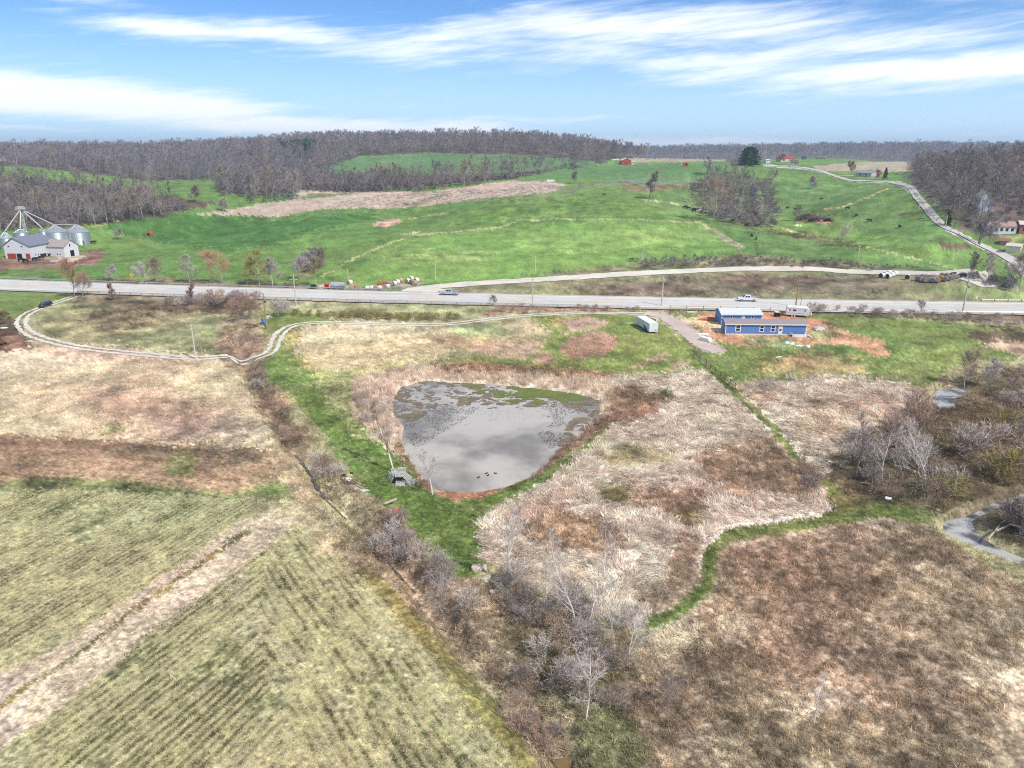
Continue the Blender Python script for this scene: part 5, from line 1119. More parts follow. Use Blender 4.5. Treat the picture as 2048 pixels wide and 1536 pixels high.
for u, v, off, lb, c in ((895,592,5.0,'silver grey pickup driving left beside the grassy point of the side road',(186,190,196)),(1485,600,4.6,'white pickup driving left on the highway above the blue metal-roofed house',(236,236,236))):
    q, k = hpt(G(u, v).x, off); pickup(lb, q+Vector((0, 0, .01)), k, pm('truck paint '+str(c[0]), c, .25, .1, .04, spec=.5))
def car(label, p, rz):
    t = thing('parked_car', label, 'car', p, rz); P = pm('black car paint', (20,21,24), .15, 0, .05, spec=.6)
    o = MB().prism([(-2.3,.35),(-2.35,.7),(-2.15,.86),(-1.2,.98),(1.6,1.0),(2.25,.92),(2.3,.4),(2.0,.3),(-2.0,.3)], -.9, .9).obj('body', P, t); bv = o.modifiers.new('b', 'BEVEL'); bv.width = .07; bv.segments = 3
    V, F = frustum(.96, 1.58, -1.3, -.55, 2.15, 1.75, .86, .66); MB().add(V, F).obj('roof', P, t)
    for f, a in (((0,1,5,4), (.12,.5,.1,.85)), ((0,1,5,4), (.54,.9,.1,.85)), ((2,3,7,6), (.1,.46,.1,.85)), ((2,3,7,6), (.5,.88,.1,.85)), ((3,0,4,7), (.06,.94,.06,.94)), ((1,2,6,5), (.08,.92,.1,.9))): mk('window', panel(V, f, *a), [(0,1,2,3)], pm('car glass', (70,80,90), .08, spec=.8), t)
    for x in (-1.45, 1.4):
        for y in (-.82, .82): wheel(t, x, y, .34)
    for y in (-.65, .65): MB().box((-2.34, y, .72), (.06, .36, .14)).obj('headlight', PW_, t); MB().box((2.29, y, .82), (.05, .3, .16)).obj('tail_light', RED, t)
    MB().box((2.32, 0, .6), (.03, .5, .2)).obj('licence_plate', PW_, t)
a, b = G(78,617), G(102,609); car('black car stopped on the two-track drive at the left', G(91,613.5,.08), vang(b, a)+math.pi)
# ---- blue houses
def framed(t, V, f, s0, s1, t0, t1, door=False):
    w = mk('window' if not door else 'door', panel(V, f, s0, s1, t0, t1, .05), [(0,1,2,3)], PW_, t)
    ds = (s1-s0)*.18; dt = (t1-t0)*.12
    if door: mk('pane', panel(V, f, s0+ds*1.4, s1-ds*1.4, t0+(t1-t0)*.4, t0+(t1-t0)*.62, .07), [(0,1,2,3)], GLS, w)
    else:
        m = (t0+t1)/2
        for q0, q1 in ((t0+dt, m-dt*.4), (m+dt*.4, t1-dt)): mk('pane', panel(V, f, s0+ds, s1-ds, q0, q1, .07), [(0,1,2,3)], GLS, w)
def siding(name, c):
    m, t, b = mat(name); g = t.node('ShaderNodeTexCoord').outputs['Object']; s = t.node('ShaderNodeSeparateXYZ'); t.l.new(g, s.inputs[0])
    f = t.m('FRACT', t.m('MULTIPLY', s.outputs[2], 5.)); k = t.m('MULTIPLY', t.rmap(f, 0, .12, .75, 1), t.rmap(t.noise(g, 1.2, 4, .6), .3, .7, .93, 1.07))
    t.l.new(t.mix(1., S(c), t.vec(k, k, k), 'MULTIPLY'), b.inputs['Base Color']); b.inputs['Roughness'].default_value = .55; return m
def shingle(name, c, rib=0):
    m, t, b = mat(name); g = t.node('ShaderNodeTexCoord').outputs['Object']; n = t.noise(g, 3., 5, .8); k = t.rmap(n, .3, .7, .82, 1.18)
    if rib:
        s = t.node('ShaderNodeSeparateXYZ'); t.l.new(g, s.inputs[0]); k = t.m('MULTIPLY', t.rmap(t.m('FRACT', t.m('MULTIPLY', s.outputs[0], rib)), 0, .15, .82, 1), t.rmap(n, .3, .7, .96, 1.04))
    t.l.new(t.mix(1., S(c), t.vec(k, k, k), 'MULTIPLY'), b.inputs['Base Color']); b.inputs['Roughness'].default_value = .4 if rib else .9; return m
def gable_house(label, p0, p1, depth, eave, rise, wallm, roofm, name='house', over=.3, trim=PW_, cat='house', base=0.):
    """p0, p1: ground corners of the long front; ridge parallel to it"""
    rz = vang(p0, p1); Lh = math.hypot(p1[0]-p0[0], p1[1]-p0[1]); t = thing(name, label, cat, (p0[0], p0[1], min(p0[2], p1[2])+base), rz)
    P = [(0, -.6), (0, eave), (depth/2, eave+rise), (depth, eave), (depth, -.6)]
    MB().prism(P, 0, Lh, 'x').obj('wall', wallm, t)
    k = rise/(depth/2); th = .12; R = [(-over, eave-over*k+.03), (depth/2, eave+rise+.03), (depth+over, eave-over*k+.03), (depth+over, eave-over*k+.03+th), (depth/2, eave+rise+.03+th), (-over, eave-over*k+.03+th)]
    MB().prism(R, -over, Lh+over, 'x').obj('roof', roofm, t)
    if trim:
        MB().box((Lh/2, -over-.03, eave-over*k+.06), (Lh+2*over, .05, .26)).obj('fascia', trim, t)
        for x in (.06, Lh-.06): MB().box((x, -.02, eave/2-.1), (.22, .09, eave-.25)).obj('corner_trim', trim, t)
        MB().box((Lh/2, -.02, .1), (Lh, .08, .2)).obj('skirt_trim', trim, t)
    V = [(0, 0, 0), (Lh, 0, 0), (Lh, 0, eave), (0, 0, eave), (0, depth, 0), (0, depth, eave)]
    return t, V, Lh
BLUE = siding('blue lap siding', (104,140,200)); BLUE2 = siding('lighter blue metal siding', (92,152,208))
p0, p1 = G(1450,668.5), G(1611,670)
t, V, Lh = gable_house('long blue single-storey house with a brown shingled roof and unfinished porch', p0, p1, 4.6, 2.75, .75, BLUE, shingle('brown shingles', (150,140,140)))
for s in (.155, .45, .59): framed(t, V, (0,1,2,3), s-(.035 if s < .2 else .03), s+(.035 if s < .2 else .03), .27, .93)
framed(t, V, (0,1,2,3), .655, .708, .08, .86, True)
dk = thing('wooden_porch', 'unfinished white wooden porch frame with steps at the right end of the long blue house', 'porch', t.location, t.rotation_euler.z)
for x in (Lh*.80, Lh*.975): MB().box((x, -1.2, .55), (.14, 2.2, .22)).obj('side_rail', PW_, dk); MB().box((x, -2.2, .3), (.16, .16, 1.3)).obj('post', PW_, dk)
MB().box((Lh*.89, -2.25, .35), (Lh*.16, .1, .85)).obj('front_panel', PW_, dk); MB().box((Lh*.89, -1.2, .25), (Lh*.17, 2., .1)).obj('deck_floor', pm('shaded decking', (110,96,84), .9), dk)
for i in range(3): MB().box((Lh*1.0+.3*i, -2.1, .5-.2*i), (.34, 1.0, .08)).obj('step', PW_, dk)
p0, p1 = G(1442,650), G(1522,650.5)
t, V, Lh = gable_house('blue shop building with a pale metal roof behind the long blue house', p0, p1, 6.6, 2.95, .95, BLUE2, shingle('pale metal roofing', (208,212,216), 1.1))
for s in (.235, .765): framed(t, V, (0,1,2,3), s-.035, s+.035, .42, .92)
framed(t, V, (0,1,2,3), .495, .58, .1, .92, True)
# ---- camper
def camper(p0, p1):
    rz = vang(p0, p1); Lc = math.hypot(p1[0]-p0[0], p1[1]-p0[1]); t = thing('camper_trailer', 'white travel camper parked below the highway guardrail right of the blue buildings', 'camper', p0, rz)
    o = MB().prism([(0, .55), (0, 2.5), (.25, 2.85), (Lc-.9, 2.85), (Lc-.1, 2.3), (Lc, .95), (Lc-.3, .55)], 0, 2.4, 'y').obj('body', PW_, t); bv = o.modifiers.new('b', 'BEVEL'); bv.width = .1; bv.segments = 3
    for x, w, z, h in ((.16, .045, 1.95, .5), (.36, .15, 1.95, .45), (.80, .045, 1.95, .55)): MB().box((Lc*x, -.015, z), (Lc*w, .03, h)).obj('window', GLS, t)
    MB().box((Lc*.5, -.01, 1.15), (Lc*.92, .02, .07)).obj('stripe', STEELD, t); MB().box((Lc*.5, -.01, 2.38), (Lc*.9, .02, .05)).obj('stripe', STEELD, t); MB().box((Lc*.59, -.01, 1.9), (Lc*.13, .02, .12)).obj('emblem', STEELD, t)
    MB().box((Lc*.8, -.012, 1.45), (.75, .02, 1.7)).obj('door', pm('camper door', (222,226,232), .5), t)
    for x in (.27, .38):
        w = MB().tube((Lc*x, -.05, .34), (Lc*x, .2, .34), .34, .34, 16).obj('wheel', RUB, t); MB().tube((Lc*x, -.07, .34), (Lc*x, -.04, .34), .22, .22, 12).obj('hubcap', PW_, w)
    MB().box((Lc*.35, 1.2, 2.95), (.8, .8, .25)).obj('roof_vent', PW_, t); MB().tube((Lc, 1.2, .5), (Lc+1.2, 1.2, .45), .06, .06, 6).obj('hitch', BLK, t); MB().tube((Lc+.45, 1.2, .5), (Lc+.45, 1.2, 1.3), .25, .25, 12).obj('gas_bottle', PW_, t)
camper(G(1571,633), G(1618,636))
t = thing('utility_cart', 'small black machine with a white cover left of the camper', 'cart', G(1554,633), .3); MB().box((0, 0, .7), (1.5, 1., .7)).obj('body', BLK, t); MB().box((-.2, 0, 1.35), (1.2, 1.1, .12)).obj('cover', PW_, t)
for x in (-.5, .5): MB().tube((x, -.55, .3), (x, .55, .3), .3, .3, 12).obj('wheel', RUB, t)
# ---- box trailer with lettering
p0, p1 = G(1297.5,667), G(1272,651); rz = vang(p0, p1); Lt = math.hypot(p1.x-p0.x, p1.y-p0.y)
t = thing('box_trailer', 'white box trailer with faded lettering and a teal swoosh parked on the lawn', 'trailer', p0, rz); TW = 2.45
side = pm('cool white trailer body', (214,218,224), .5, var=.06)  # slightly darker, cooler white than the doors and roof
MB().box((Lt/2, -TW/2, 1.55), (Lt, TW, 2.0)).obj('body', side, t); MB().box((Lt/2, -TW/2, 2.60), (Lt+.1, TW+.1, .1)).obj('roof', PW_, t); MB().box((Lt/2, -TW/2, .48), (Lt, TW*.9, .14)).obj('chassis', BLK, t)
for y in (-TW*.27, -TW*.73): MB().box((-.03, y, 1.58), (.05, TW*.44, 1.86)).obj('rear_door', pm('trailer doors', (226,228,230), .5), t)
MB().box((-.08, -TW/2, .5), (.1, TW, .16)).obj('bumper', PW_, t)
for y in (-TW*.72, -TW*.88): MB().box((-.07, y, .85), (.03, .14, .22)).obj('latch', BLK, t)
for x in (1.6, 2.7):
    for y in (-.2, -TW+.2): MB().tube((x, y-.14, .42), (x, y+.14, .42), .42, .42, 14).obj('wheel', RUB, t)
for x, z, w, h, c in ((Lt*.30, 1.05, 3.0, .34, (60,150,176)), (Lt*.27, .85, 2.6, .22, (24,66,92)), (Lt*.36, 1.35, 1.8, .18, (120,180,196))):
    mk('swoosh', [(x+math.cos(a)*w/2, .012 if c[0] == 60 else (.018 if c[0] == 24 else .008), z+math.sin(a)*h+math.cos(a)*.16) for a in np.arange(0, 6.28, .35)], [tuple(range(18))], pm('swoosh %d' % c[0], c, .5), t)
tc = bpy.data.curves.new('lettering', 'FONT'); tc.body = 'FZOM'; tc.size = 1.15; tc.extrude = .004; tc.materials.append(PW_)
to = bpy.data.objects.new('lettering_curve', tc); COL.objects.link(to); _dg = bpy.context.evaluated_depsgraph_get(); _tm = bpy.data.meshes.new_from_object(to.evaluated_get(_dg)); bpy.data.objects.remove(to); to = link('lettering', _tm); to.parent = t; to.location = (Lt*.86, .02, 1.35); to.rotation_euler = (math.pi/2, 0, math.pi); to.scale = (1.25, 1, 1)
MB().box((0, 0, .35), (1.2, 2.6, .7), .5).obj('crate', pm('beige crate', (206,196,172), .8), loc=G(1309,641)); tag(bpy.context.scene.objects['crate'], 'long beige crate on the grass behind the box trailer', 'crate')
# ---- small heaps and sheets near the houses
def blob(name, label, cat, p, dims, m, seed, rough=.25, group=None, n=14, rz=0):
    r = random.Random(seed); V = []; F = []; rings = 5
    for j in range(rings+1):
        ph = j/rings*math.pi/2
        for i in range(n): a = 2*math.pi*i/n; k = 1+rough*(r.random()-.5)*2; V.append((math.cos(a)*math.cos(ph)*dims[0]/2*k, math.sin(a)*math.cos(ph)*dims[1]/2*k, math.sin(ph)*dims[2]*(1+rough*.5*(r.random()-.5))-.05))
    for j in range(rings): F += [(j*n+i, j*n+(i+1) % n, (j+1)*n+(i+1) % n, (j+1)*n+i) for i in range(n)]
    o = mk(name, V, F, m); o.location = p; o.rotation_euler = (0, 0, rz); return tag(o, label, cat, group)
GP_ = pm('grey crushed stone', (196,190,180), .95, var=.2, scale=8)
blob('gravel_pile', 'low cone of pale gravel right of the long blue house', 'gravel pile', G(1637,660), (3.2, 2.6, 1.0), GP_, 1)
for i, (u, v, w, lb) in enumerate(((1574,687,1.3,'leftmost white bag in front of the porch steps'),(1584,689,1.4,'second white bag right of the leftmost one in front of the porch'),(1598,692,2.3,'long flat white heap of sheeting in front of the porch'),(1616,694,1.2,'rightmost white bag below the porch'))):
    blob('white_bag', lb, 'bag', G(u, v), (w, .9, .35 if i == 2 else .6), PW_, 10+i)
blob('white_sheet', 'small white sheet lying flat on the lawn below the blue house', 'sheet', G(1557,714), (2.2, .7, .12), PW_, 20, rz=.5)
t = thing('covered_pallet', 'white wrapped load on the gravel pad left of the long blue house', 'wrapped load', G(1411,682), -.9); MB().box((0, 0, .5), (2.6, 1.5, .9)).obj('load', PW_, t); MB().box((0, 0, .05), (2.7, 1.6, .1)).obj('pallet', WOODP, t); MB().box((1.45, -.1, .28), (.5, 1.2, .5)).obj('flap', PW_, t)
blob('plastic_sheet', 'crumpled white plastic on the gravel pad behind the wrapped load', 'plastic sheet', G(1406,668), (3., 1.1, .3), PW_, 22)
blob('concrete_slab', 'grey concrete slab beside the wrapped load', 'slab', G(1424,680), (2., 1.4, .2), GP_, 23, .15)
MB().box((0, 0, .15), (2.4, .8, .3)).obj('board_stack', pm('pale boards', (226,216,196), .8), loc=G(1382,625)); tag(SC.objects['board_stack'], 'stack of pale boards on the grass below the highway left of the blue shop', 'board stack')
blob('dirt_heap', 'reddish earth heap left of the blue shop building', 'dirt heap', G(1420,640), (6, 3, .9), pm('red earth', (190,124,86), .95, var=.25), 24)
# ---- round bales
STRAWW = pm('white bale wrap', (226,226,222), .4, var=.06); STRAWT = pm('tan hay', (188,158,120), .95, var=.25, scale=5, rnd=.15); STRAWG = pm('grey weathered bale', (142,134,128), .9, var=.3, scale=4, rnd=.25); HAYO = pm('orange hay', (186,134,84), .95, var=.25, scale=5)
def bale(u, v, kind, label, rz, d=1.6, L=1.4, zo=0., group='round bales at the highway junction'):
    m, e = {'w': (STRAWW, STRAWT), 't': (STRAWT, STRAWT), 'g': (STRAWG, STRAWG), 'o': (HAYO, HAYO), 'd': (STRAWW, pm('dark bale end', (72,60,50), .95))}[kind]
    t = thing('round_bale', label, 'bale', G(u, v, zo), rz, group); r = d/2; n = 20; V = []; F = []
    for y, rr in ((-L/2, r*.93), (-L/2+.1, r), (0, r*1.02), (L/2-.1, r), (L/2, r*.93)): V += [(math.cos(2*math.pi*i/n)*rr, y, r*.96+math.sin(2*math.pi*i/n)*rr) for i in range(n)]
    for j in range(4): F += [(j*n+i, (j+1)*n+i, (j+1)*n+(i+1) % n, j*n+(i+1) % n) for i in range(n)]
    mk('wrap', V, F, m, t, True)
    for s in (-1, 1): MB().lathe([(r*.92, 0), (r*.92, .03), (r*.6, .05), (r*.2, .03), (.05, .06)], 20).obj('end_face', e, t).matrix_local = Matrix.Translation((0, s*L/2, r*.96)) @ Matrix.Rotation(-s*math.pi/2, 4, 'X')
    return t
BL = [(700,569,'w','bale standing alone at the foot of the pole'),(705,577,'t','tan bale right of the grey tank'),(714,577,'t','tan bale second to the right of the grey tank'),
 (736,581,'w','leftmost white bale of the row behind the guardrail'),(744,580.5,'w','second white bale of the guardrail row'),(752.5,580.5,'t','round-faced tan bale in the middle of the guardrail row'),(761.5,580.5,'w','bright white bale right of the round-faced tan one'),(770,578.5,'g','grey bale near the right end of the guardrail row'),(777,578,'w','last white bale at the right end of the guardrail row'),
 (761,570,'o','leftmost orange bale of the back row'),(767.5,570,'o','middle orange bale of the back row'),(774,570.5,'o','right-hand orange bale of the back row'),(781,573,'g','grey bale between the two rows'),
 (789,571,'w','front white bale of the slanting row of three'),(795,568,'w','middle white bale of the slanting row of three'),(801,565,'t','rear tan bale of the slanting row of three'),
 (816,566,'w','left white bale of the heap above the side road'),(823,562,'w','topmost white bale of the heap above the side road'),(824,568,'g','grey bale in the middle of the heap above the side road'),(829.5,570,'t','tan bale at the front of the heap above the side road'),(833,564.5,'w','right-hand white bale of the heap above the side road')]
for i, (u, v, k, lb) in enumerate(BL): bale(u, v, k, lb, (-.5 if i > 12 else random.uniform(-.25, .25)) if k != 'w' else (1.3 if 3 <= i <= 8 else -.6), 1.65)
for j, (u0, v0) in enumerate(((1764,555),(1777,556.5))):
    for i in range(3): bale(u0+i*6.2, v0-i*2.5, 'd', '%s white-wrapped bale of the %s tube of three on the right' % (('front', 'middle', 'rear')[i], ('left', 'right')[j]), -1.05, 1.7, 1.7, 0, 'wrapped bales by the gravel road')
bale(1814,558, 'd', 'single white-wrapped bale between the two groups on the right', -.5, 1.7, 1.5, 0, 'wrapped bales by the gravel road')
GB = [(1835,561),(1842,563),(1850,564),(1858,563.5),(1866,564.5),(1874,564),(1846,558),(1854,557),(1863,559),(1872,557),(1882,561),(1890,562),(1898,560),(1905,557),(1884,555),(1893,555)]
for i, (u, v) in enumerate(GB): bale(u, v, 'w' if i in (7, 9) else ('o' if i == 10 else 'g'), 'weathered grey bale in the heap beside the gravel road' if i not in (7, 9, 10) else ('white bale in the heap of grey bales, left one' if i == 7 else 'white bale in the heap of grey bales, right one' if i == 9 else 'orange-ended bale in the heap of grey bales'), -.5+random.uniform(-.4, .4), 1.6, 1.6, 0, 'weathered bales by the gravel road')
# ---- tank, hopper, machinery
TANKM = pm('grey tank paint', (170,172,176), .45, .2, .08)
t = thing('storage_tank', 'grey horizontal cylinder tank on skids behind the guardrail', 'tank', G(676,579), .02)
MB().tube((-2.2, 0, 1.55), (2.2, 0, 1.55), 1.08, 1.08, 24).obj('tank_shell', TANKM, t, False)
for s in (-1, 1): MB().lathe([(1.07, 0), (.9, .16), (.5, .28), (.1, .32)], 24).obj('end_cap', TANKM, t, True).matrix_local = Matrix.Translation((s*2.2, 0, 1.55)) @ Matrix.Rotation(s*math.pi/2, 4, 'Y')
MB().box((0, -1.1, 1.65), (1.6, .06, .3)).obj('name_plate', pm('plate grey', (206,208,210), .5), t)
for x in (-1.3, 1.3): MB().box((x, 0, .35), (.3, 1.6, .7)).obj('skid', BLK, t)
t = thing('red_hopper', 'small bright red hopper wagon left of the grey tank', 'hopper', G(654,577), .1); V, F = frustum(.5, 1.5, -.5, -.85, .5, .85, .4, .8); MB().add(V, F).obj('hopper', pm('bright red paint', (206,38,34), .45), t)
for x in (-.5, .5): MB().tube((x, -.5, .3), (x, .5, .3), .28, .28, 12).obj('wheel', RUB, t)
MB().tube((.7, 0, .5), (1.4, 0, .35), .05, .05, 6).obj('drawbar', BLK, t)
t = thing('farm_implement', 'dark farm implement at the left end of the stored machinery behind the guardrail', 'farm machine', G(627,577), 0); MB().box((0, 0, .9), (1.5, 1., .9)).obj('body', BLK, t); MB().box((-1.2, 0, .6), (.8, .8, .7)).obj('box', pm('faded teal metal', (120,140,138), .6), t)
for x in (-.6, .6): MB().tube((x, -.7, .45), (x, .7, .45), .45, .45, 14).obj('wheel', RUB, t)
# ---- grain bins, leg and barns
def corr(R, z0, z1, n=22): return [(R+(.05 if i % 2 else 0), z0+(z1-z0)*i/(2*n)) for i in range(2*n+1)]
def bin_(u0, u1, vb, ve, va, label, dz=0.):
    um = (u0+u1)/2; p = G(um, vb); m = mpp(p); R = (u1-u0)/2*m; d = Vector((p.x, p.y, 0)).normalized(); c = Vector((p.x, p.y, p.z))+d*R*.95; ez = pxh(c, ve)*1.0; az = pxh(c, va)
    t = thing('grain_bin', label, 'grain bin', c, 0, 'corrugated steel grain bins')
    MB().lathe(corr(R, -.3, ez), 40).obj('wall', GAL, t, False)
    n = 36; V = []; F = []
    for i in range(n*2): a = math.pi*i/n; k = .05 if i % 2 else 0; V += [(math.cos(a)*(R+.15), math.sin(a)*(R+.15), ez-.05+k), (math.cos(a)*R*.1, math.sin(a)*R*.1, az-.15+k)]
    N = n*2; F = [(2*i, 2*((i+1) % N), 2*((i+1) % N)+1, 2*i+1) for i in range(N)]; r = mk('roof', V, F, GAL, t)
    MB().tube((0, 0, az-.25), (0, 0, az+.25), R*.11, R*.11, 12).obj('roof_cap', GAL, r)
    for a in (-1.2, -2.3, .2): MB().box((math.cos(a)*R*.6, math.sin(a)*R*.6, ez+(az-ez)*.4+.25), (.5, .5, .5)).obj('roof_vent', GAL, r)
    for s in (-.22, .22): MB().tube((R*math.cos(-1.0)+s, R*math.sin(-1.0)-.25, 0), (R*math.cos(-1.0)+s, R*math.sin(-1.0)-.25, ez), .035, .035, 5).obj('ladder_rail', STEELD, t)
    MB().box((R*math.cos(-.7), R*math.sin(-.7)-.1, 1.), (.9, .25, 2.)).obj('door', STEELD, t)
    return c, ez, az, R
b1 = bin_(138,181,490,463.5,449,'rightmost corrugated grain bin with a cone roof')
b2 = bin_(95,137.5,488,463,450,'large grain bin second from the right behind the lower barn')
b3 = bin_(83,97,484,462,456,'narrow grain bin between the leg tower and the large bins')
b4 = bin_(33,60,486,465,457.5,'grain bin directly at the foot of the leg tower')
b5 = bin_(5,29,500,476,463.5,'leftmost grain bin behind the high barn gable')
LEGM = pm('pale leg steel', (206,204,200), .5, .3, .08)
p = G(56,487); p = p+Vector((p.x, p.y, 0)).normalized()*9; h = pxh(p, 417); t = thing('grain_elevator', 'tall grain elevator leg with sloping spouts above the barns', 'grain elevator', p, 0)
for s in (-.45, .45): MB().box((s, 0, h/2), (.5, .42, h)).obj('leg_casing', LEGM, t)
for z in np.arange(2, h-1, 2.4):
    MB().box((0, -.35, z), (1.3, .08, .1)).obj('brace', LEGM, t)
MB().box((0, 0, h+.4), (2.6, 1.2, 1.2)).obj('head', LEGM, t); MB().box((0, 0, h-.4), (3.4, 2.2, .1)).obj('platform', LEGM, t); MB().tube((-1.5, 0, h+.1), (-1.5, 0, h+.9), .45, .45, 10).obj('motor', STEELD, t)
for x in (-1.65, 1.65): MB().box((x, 0, h+.15), (.06, 2.2, 1.)).obj('handrail', LEGM, t)
for c, ez, az, R in (b1, b2, b3, b4, b5):
    if c is b1[0]: continue
    q = Vector((c.x, c.y, c.z+az))-p; MB().tube((0, 0, h-.3), q, .24, .24, 8).obj('spout', LEGM, t)
MB().tube(Vector((b2[0].x, b2[0].y, b2[0].z+b2[2]+.2))-p, Vector((b1[0].x, b1[0].y, b1[0].z+b1[2]+.1))-p, .16, .16, 6).obj('spout', LEGM, t)
for dx, dy in ((-7, 4), (7, 4), (0, -7)): MB().tube((0, 0, h-3), (dx, dy, 0), .04, .04, 4).obj('guy_wire', STEELD, t)
BARNW = siding('white barn boards', (222,222,224)); SLATE = shingle('slate grey roofing', (122,126,140)); TANR = shingle('tan weathered roofing', (164,154,146))
A, B = G(12,517), G(63,519); w = math.hypot(B.x-A.x, B.y-A.y); rz = vang(A, B)
t = thing('barn', 'tall white gable barn with red lower doors and a dark slate roof', 'barn', A, rz)
ez = pxh(A, 491); ap = pxh((A+B)/2, 477); Lb = 17.
MB().prism([(0, -.5), (w, -.5), (w, ez), (w*.42, ap), (0, ez)], 0, Lb, 'y').obj('wall', BARNW, t)
MB().prism([(-.5, ez-.35), (w*.42, ap+.05), (w+.5, ez-.35), (w+.5, ez-.15), (w*.42, ap+.28), (-.5, ez-.15)], -.4, Lb+.4, 'y').obj('roof', SLATE, t)
for x, w_ in ((w*.26, w*.33), (w*.9, w*.16)): MB().box((x, -.06, 1.1), (w_, .12, 2.2)).obj('red_door', RED, t)
MB().box((w*.56, -.05, 1.1), (w*.2, .1, 2.2)).obj('open_doorway', DK, t)
for x in (w*.2, w*.72): MB().box((x, -.04, ez-.4), (.7, .06, .45)).obj('window', DK, t)
MB().box((w+.04, Lb*.72, ez-1.7), (.06, 2.0, 2.4)).obj('hay_door_opening', DK, t); MB().box((w+.06, Lb*.86, ez-1.7), (.08, 2.0, 2.4)).obj('red_hay_door', RED, t)
for y in (.18, .27, .36): MB().box((w+.04, Lb*y, 1.2), (.06, .5, .5)).obj('window', DK, t)
MB().box((w+.05, Lb*.45, .6), (.06, 3.6, 1.2)).obj('low_opening', DK, t)
A2, B2 = G(92,511), G(131,515); t, V, Lh = gable_house('lower white barn with a tan roof attached right of the high barn', A2, B2, 8., pxh(A2, 490), 2.6, BARNW, TANR, 'barn', .35, None, 'barn')
e2 = pxh(A2, 490)
for x in (.12, .25, .62, .76): MB().box((Lh*x, -.04, 1.4), (.55, .06, .45)).obj('window', DK, t)
MB().box((Lh+.04, 4.2, 1.4), (.06, 2.2, 2.6)).obj('doorway', DK, t); MB().box((Lh+.04, 3.5, e2+.3), (.06, .6, 1.1)).obj('window', DK, t); MB().box((Lh*.1, -.05, .7), (2.6, .06, 1.4)).obj('low_opening', DK, t)
for i, (u, v, lb) in enumerate(((110,524,'left concrete feed bunk in the barnyard'),(124,521,'right concrete feed bunk in the barnyard'))):
    o = MB().box((0, 0, .35), (3.2, .9, .7)).obj('feed_bunk', pm('pale concrete', (196,188,176), .9)); o.location = G(u, v); o.rotation_euler = (0, 0, .25); tag(o, lb, 'feed bunk')
# ---- distant buildings
def small_house(label, u0, v0, u1, v1, depth, eave, rise, wc, rc, nm='house', cat='house', win=2):
    a, b = G(u0, v0), G(u1, v1); t, V, Lh = gable_house(label, a, b, depth, eave, rise, pm('wall %d%d%d' % wc, wc, .7), pm('roof %d%d%d' % rc, rc, .8), nm, .35, None, cat)
    for i in range(win): mk('window', panel(V, (0,1,2,3), (i+.6)/(win+.4)-.05, (i+.6)/(win+.4)+.05, .35, .75, .04), [(0,1,2,3)], GLS, t)
    return t
def end_barn(label, u0, v0, u1, v1, depth, eave, rise, wc, rc, cat='barn'):
    a, b = G(u0, v0), G(u1, v1); w = math.hypot(b.x-a.x, b.y-a.y); t = thing('barn', label, cat, a, vang(a, b))
    MB().prism([(0, -.6), (w, -.6), (w, eave), (w/2, eave+rise), (0, eave)], 0, depth, 'y').obj('wall', pm('wall %d%d%d' % wc, wc, .7), t)
    MB().prism([(-.4, eave-.2), (w/2, eave+rise+.1), (w+.4, eave-.2), (w+.4, eave), (w/2, eave+rise+.3), (-.4, eave)], -.3, depth+.3, 'y').obj('roof', pm('roof %d%d%d' % rc, rc, .8), t)
    MB().box((w/2, -.04, 1.4), (w*.35, .06, 2.8)).obj('door', pm('barn door %d' % wc[0], tuple(int(c*.85) for c in wc), .7), t); return t
end_barn('red gable barn with pale trim standing alone on the far pasture', 1243, 329.5, 1262, 329.5, 9, 4.2, 1.8, (176,72,58), (222,206,196))
small_house('small white shed beside the red gable barn', 1263, 328.5, 1268, 328.5, 3, 2.2, .6, (226,224,220), (206,204,200), 'shed', 'shed', 1)
small_house('red-roofed farmhouse half hidden by trees on the hilltop', 1560, 324, 1590, 323, 8, 3.4, 2.2, (212,186,170), (150,72,60))
small_house('pale garage left of the hilltop farmhouse', 1532, 326, 1540, 326, 5, 2.6, .9, (224,218,206), (196,190,182), 'garage', 'garage', 1)
small_house('grey-roofed house beside the bend of the hill road', 1712, 352, 1742, 353.5, 8, 2.6, 1.6, (196,196,196), (150,154,162))
end_barn('tall white house among the trees of the right hillside', 1957, 424, 1975, 424, 8, 6.0, 3., (212,214,218), (196,200,206), 'house')
small_house('white lean-to wing on the right of the tall hillside house', 1976, 424, 1986, 425, 6, 3.2, 1., (220,220,222), (90,92,98), 'house_wing', 'house', 1)
small_house('long white house with a rusty roof below the wooded slope', 1974, 467, 2032, 467, 8, 3.2, 1.7, (222,224,228), (172,138,126), win=5)
small_house('brick-sided building at the right edge below the wooded slope', 2037, 468, 2075, 469, 9, 4.0, 1.2, (176,112,92), (206,200,196))
small_house('cream shed with a dark doorway beside the hill road at right', 2010, 506, 2040, 504, 5, 2.8, .8, (232,226,206), (206,198,184), 'shed', 'shed', 0)
small_house('low rusty-roofed shed behind the cream shed', 1998, 490, 2016, 491, 4, 1.8, .9, (170,150,134), (150,104,92), 'shed', 'shed', 0)
small_house('white farmhouse high in the far left woods', 146, 316, 158, 316, 9, 5., 3., (226,226,228), (200,202,206))
for u, v, lb in ((168,318,'white greenhouse right of the far farmhouse'),(180,319,'second white greenhouse right of the far farmhouse')): small_house(lb, u-4, v, u+4, v, 6, 2.4, 1., (232,232,232), (232,232,232), 'greenhouse', 'greenhouse', 0)
small_house('pale far-off building at the left edge above the green strip', -6, 322, 12, 322, 8, 3, 1.4, (206,206,208), (196,196,198))
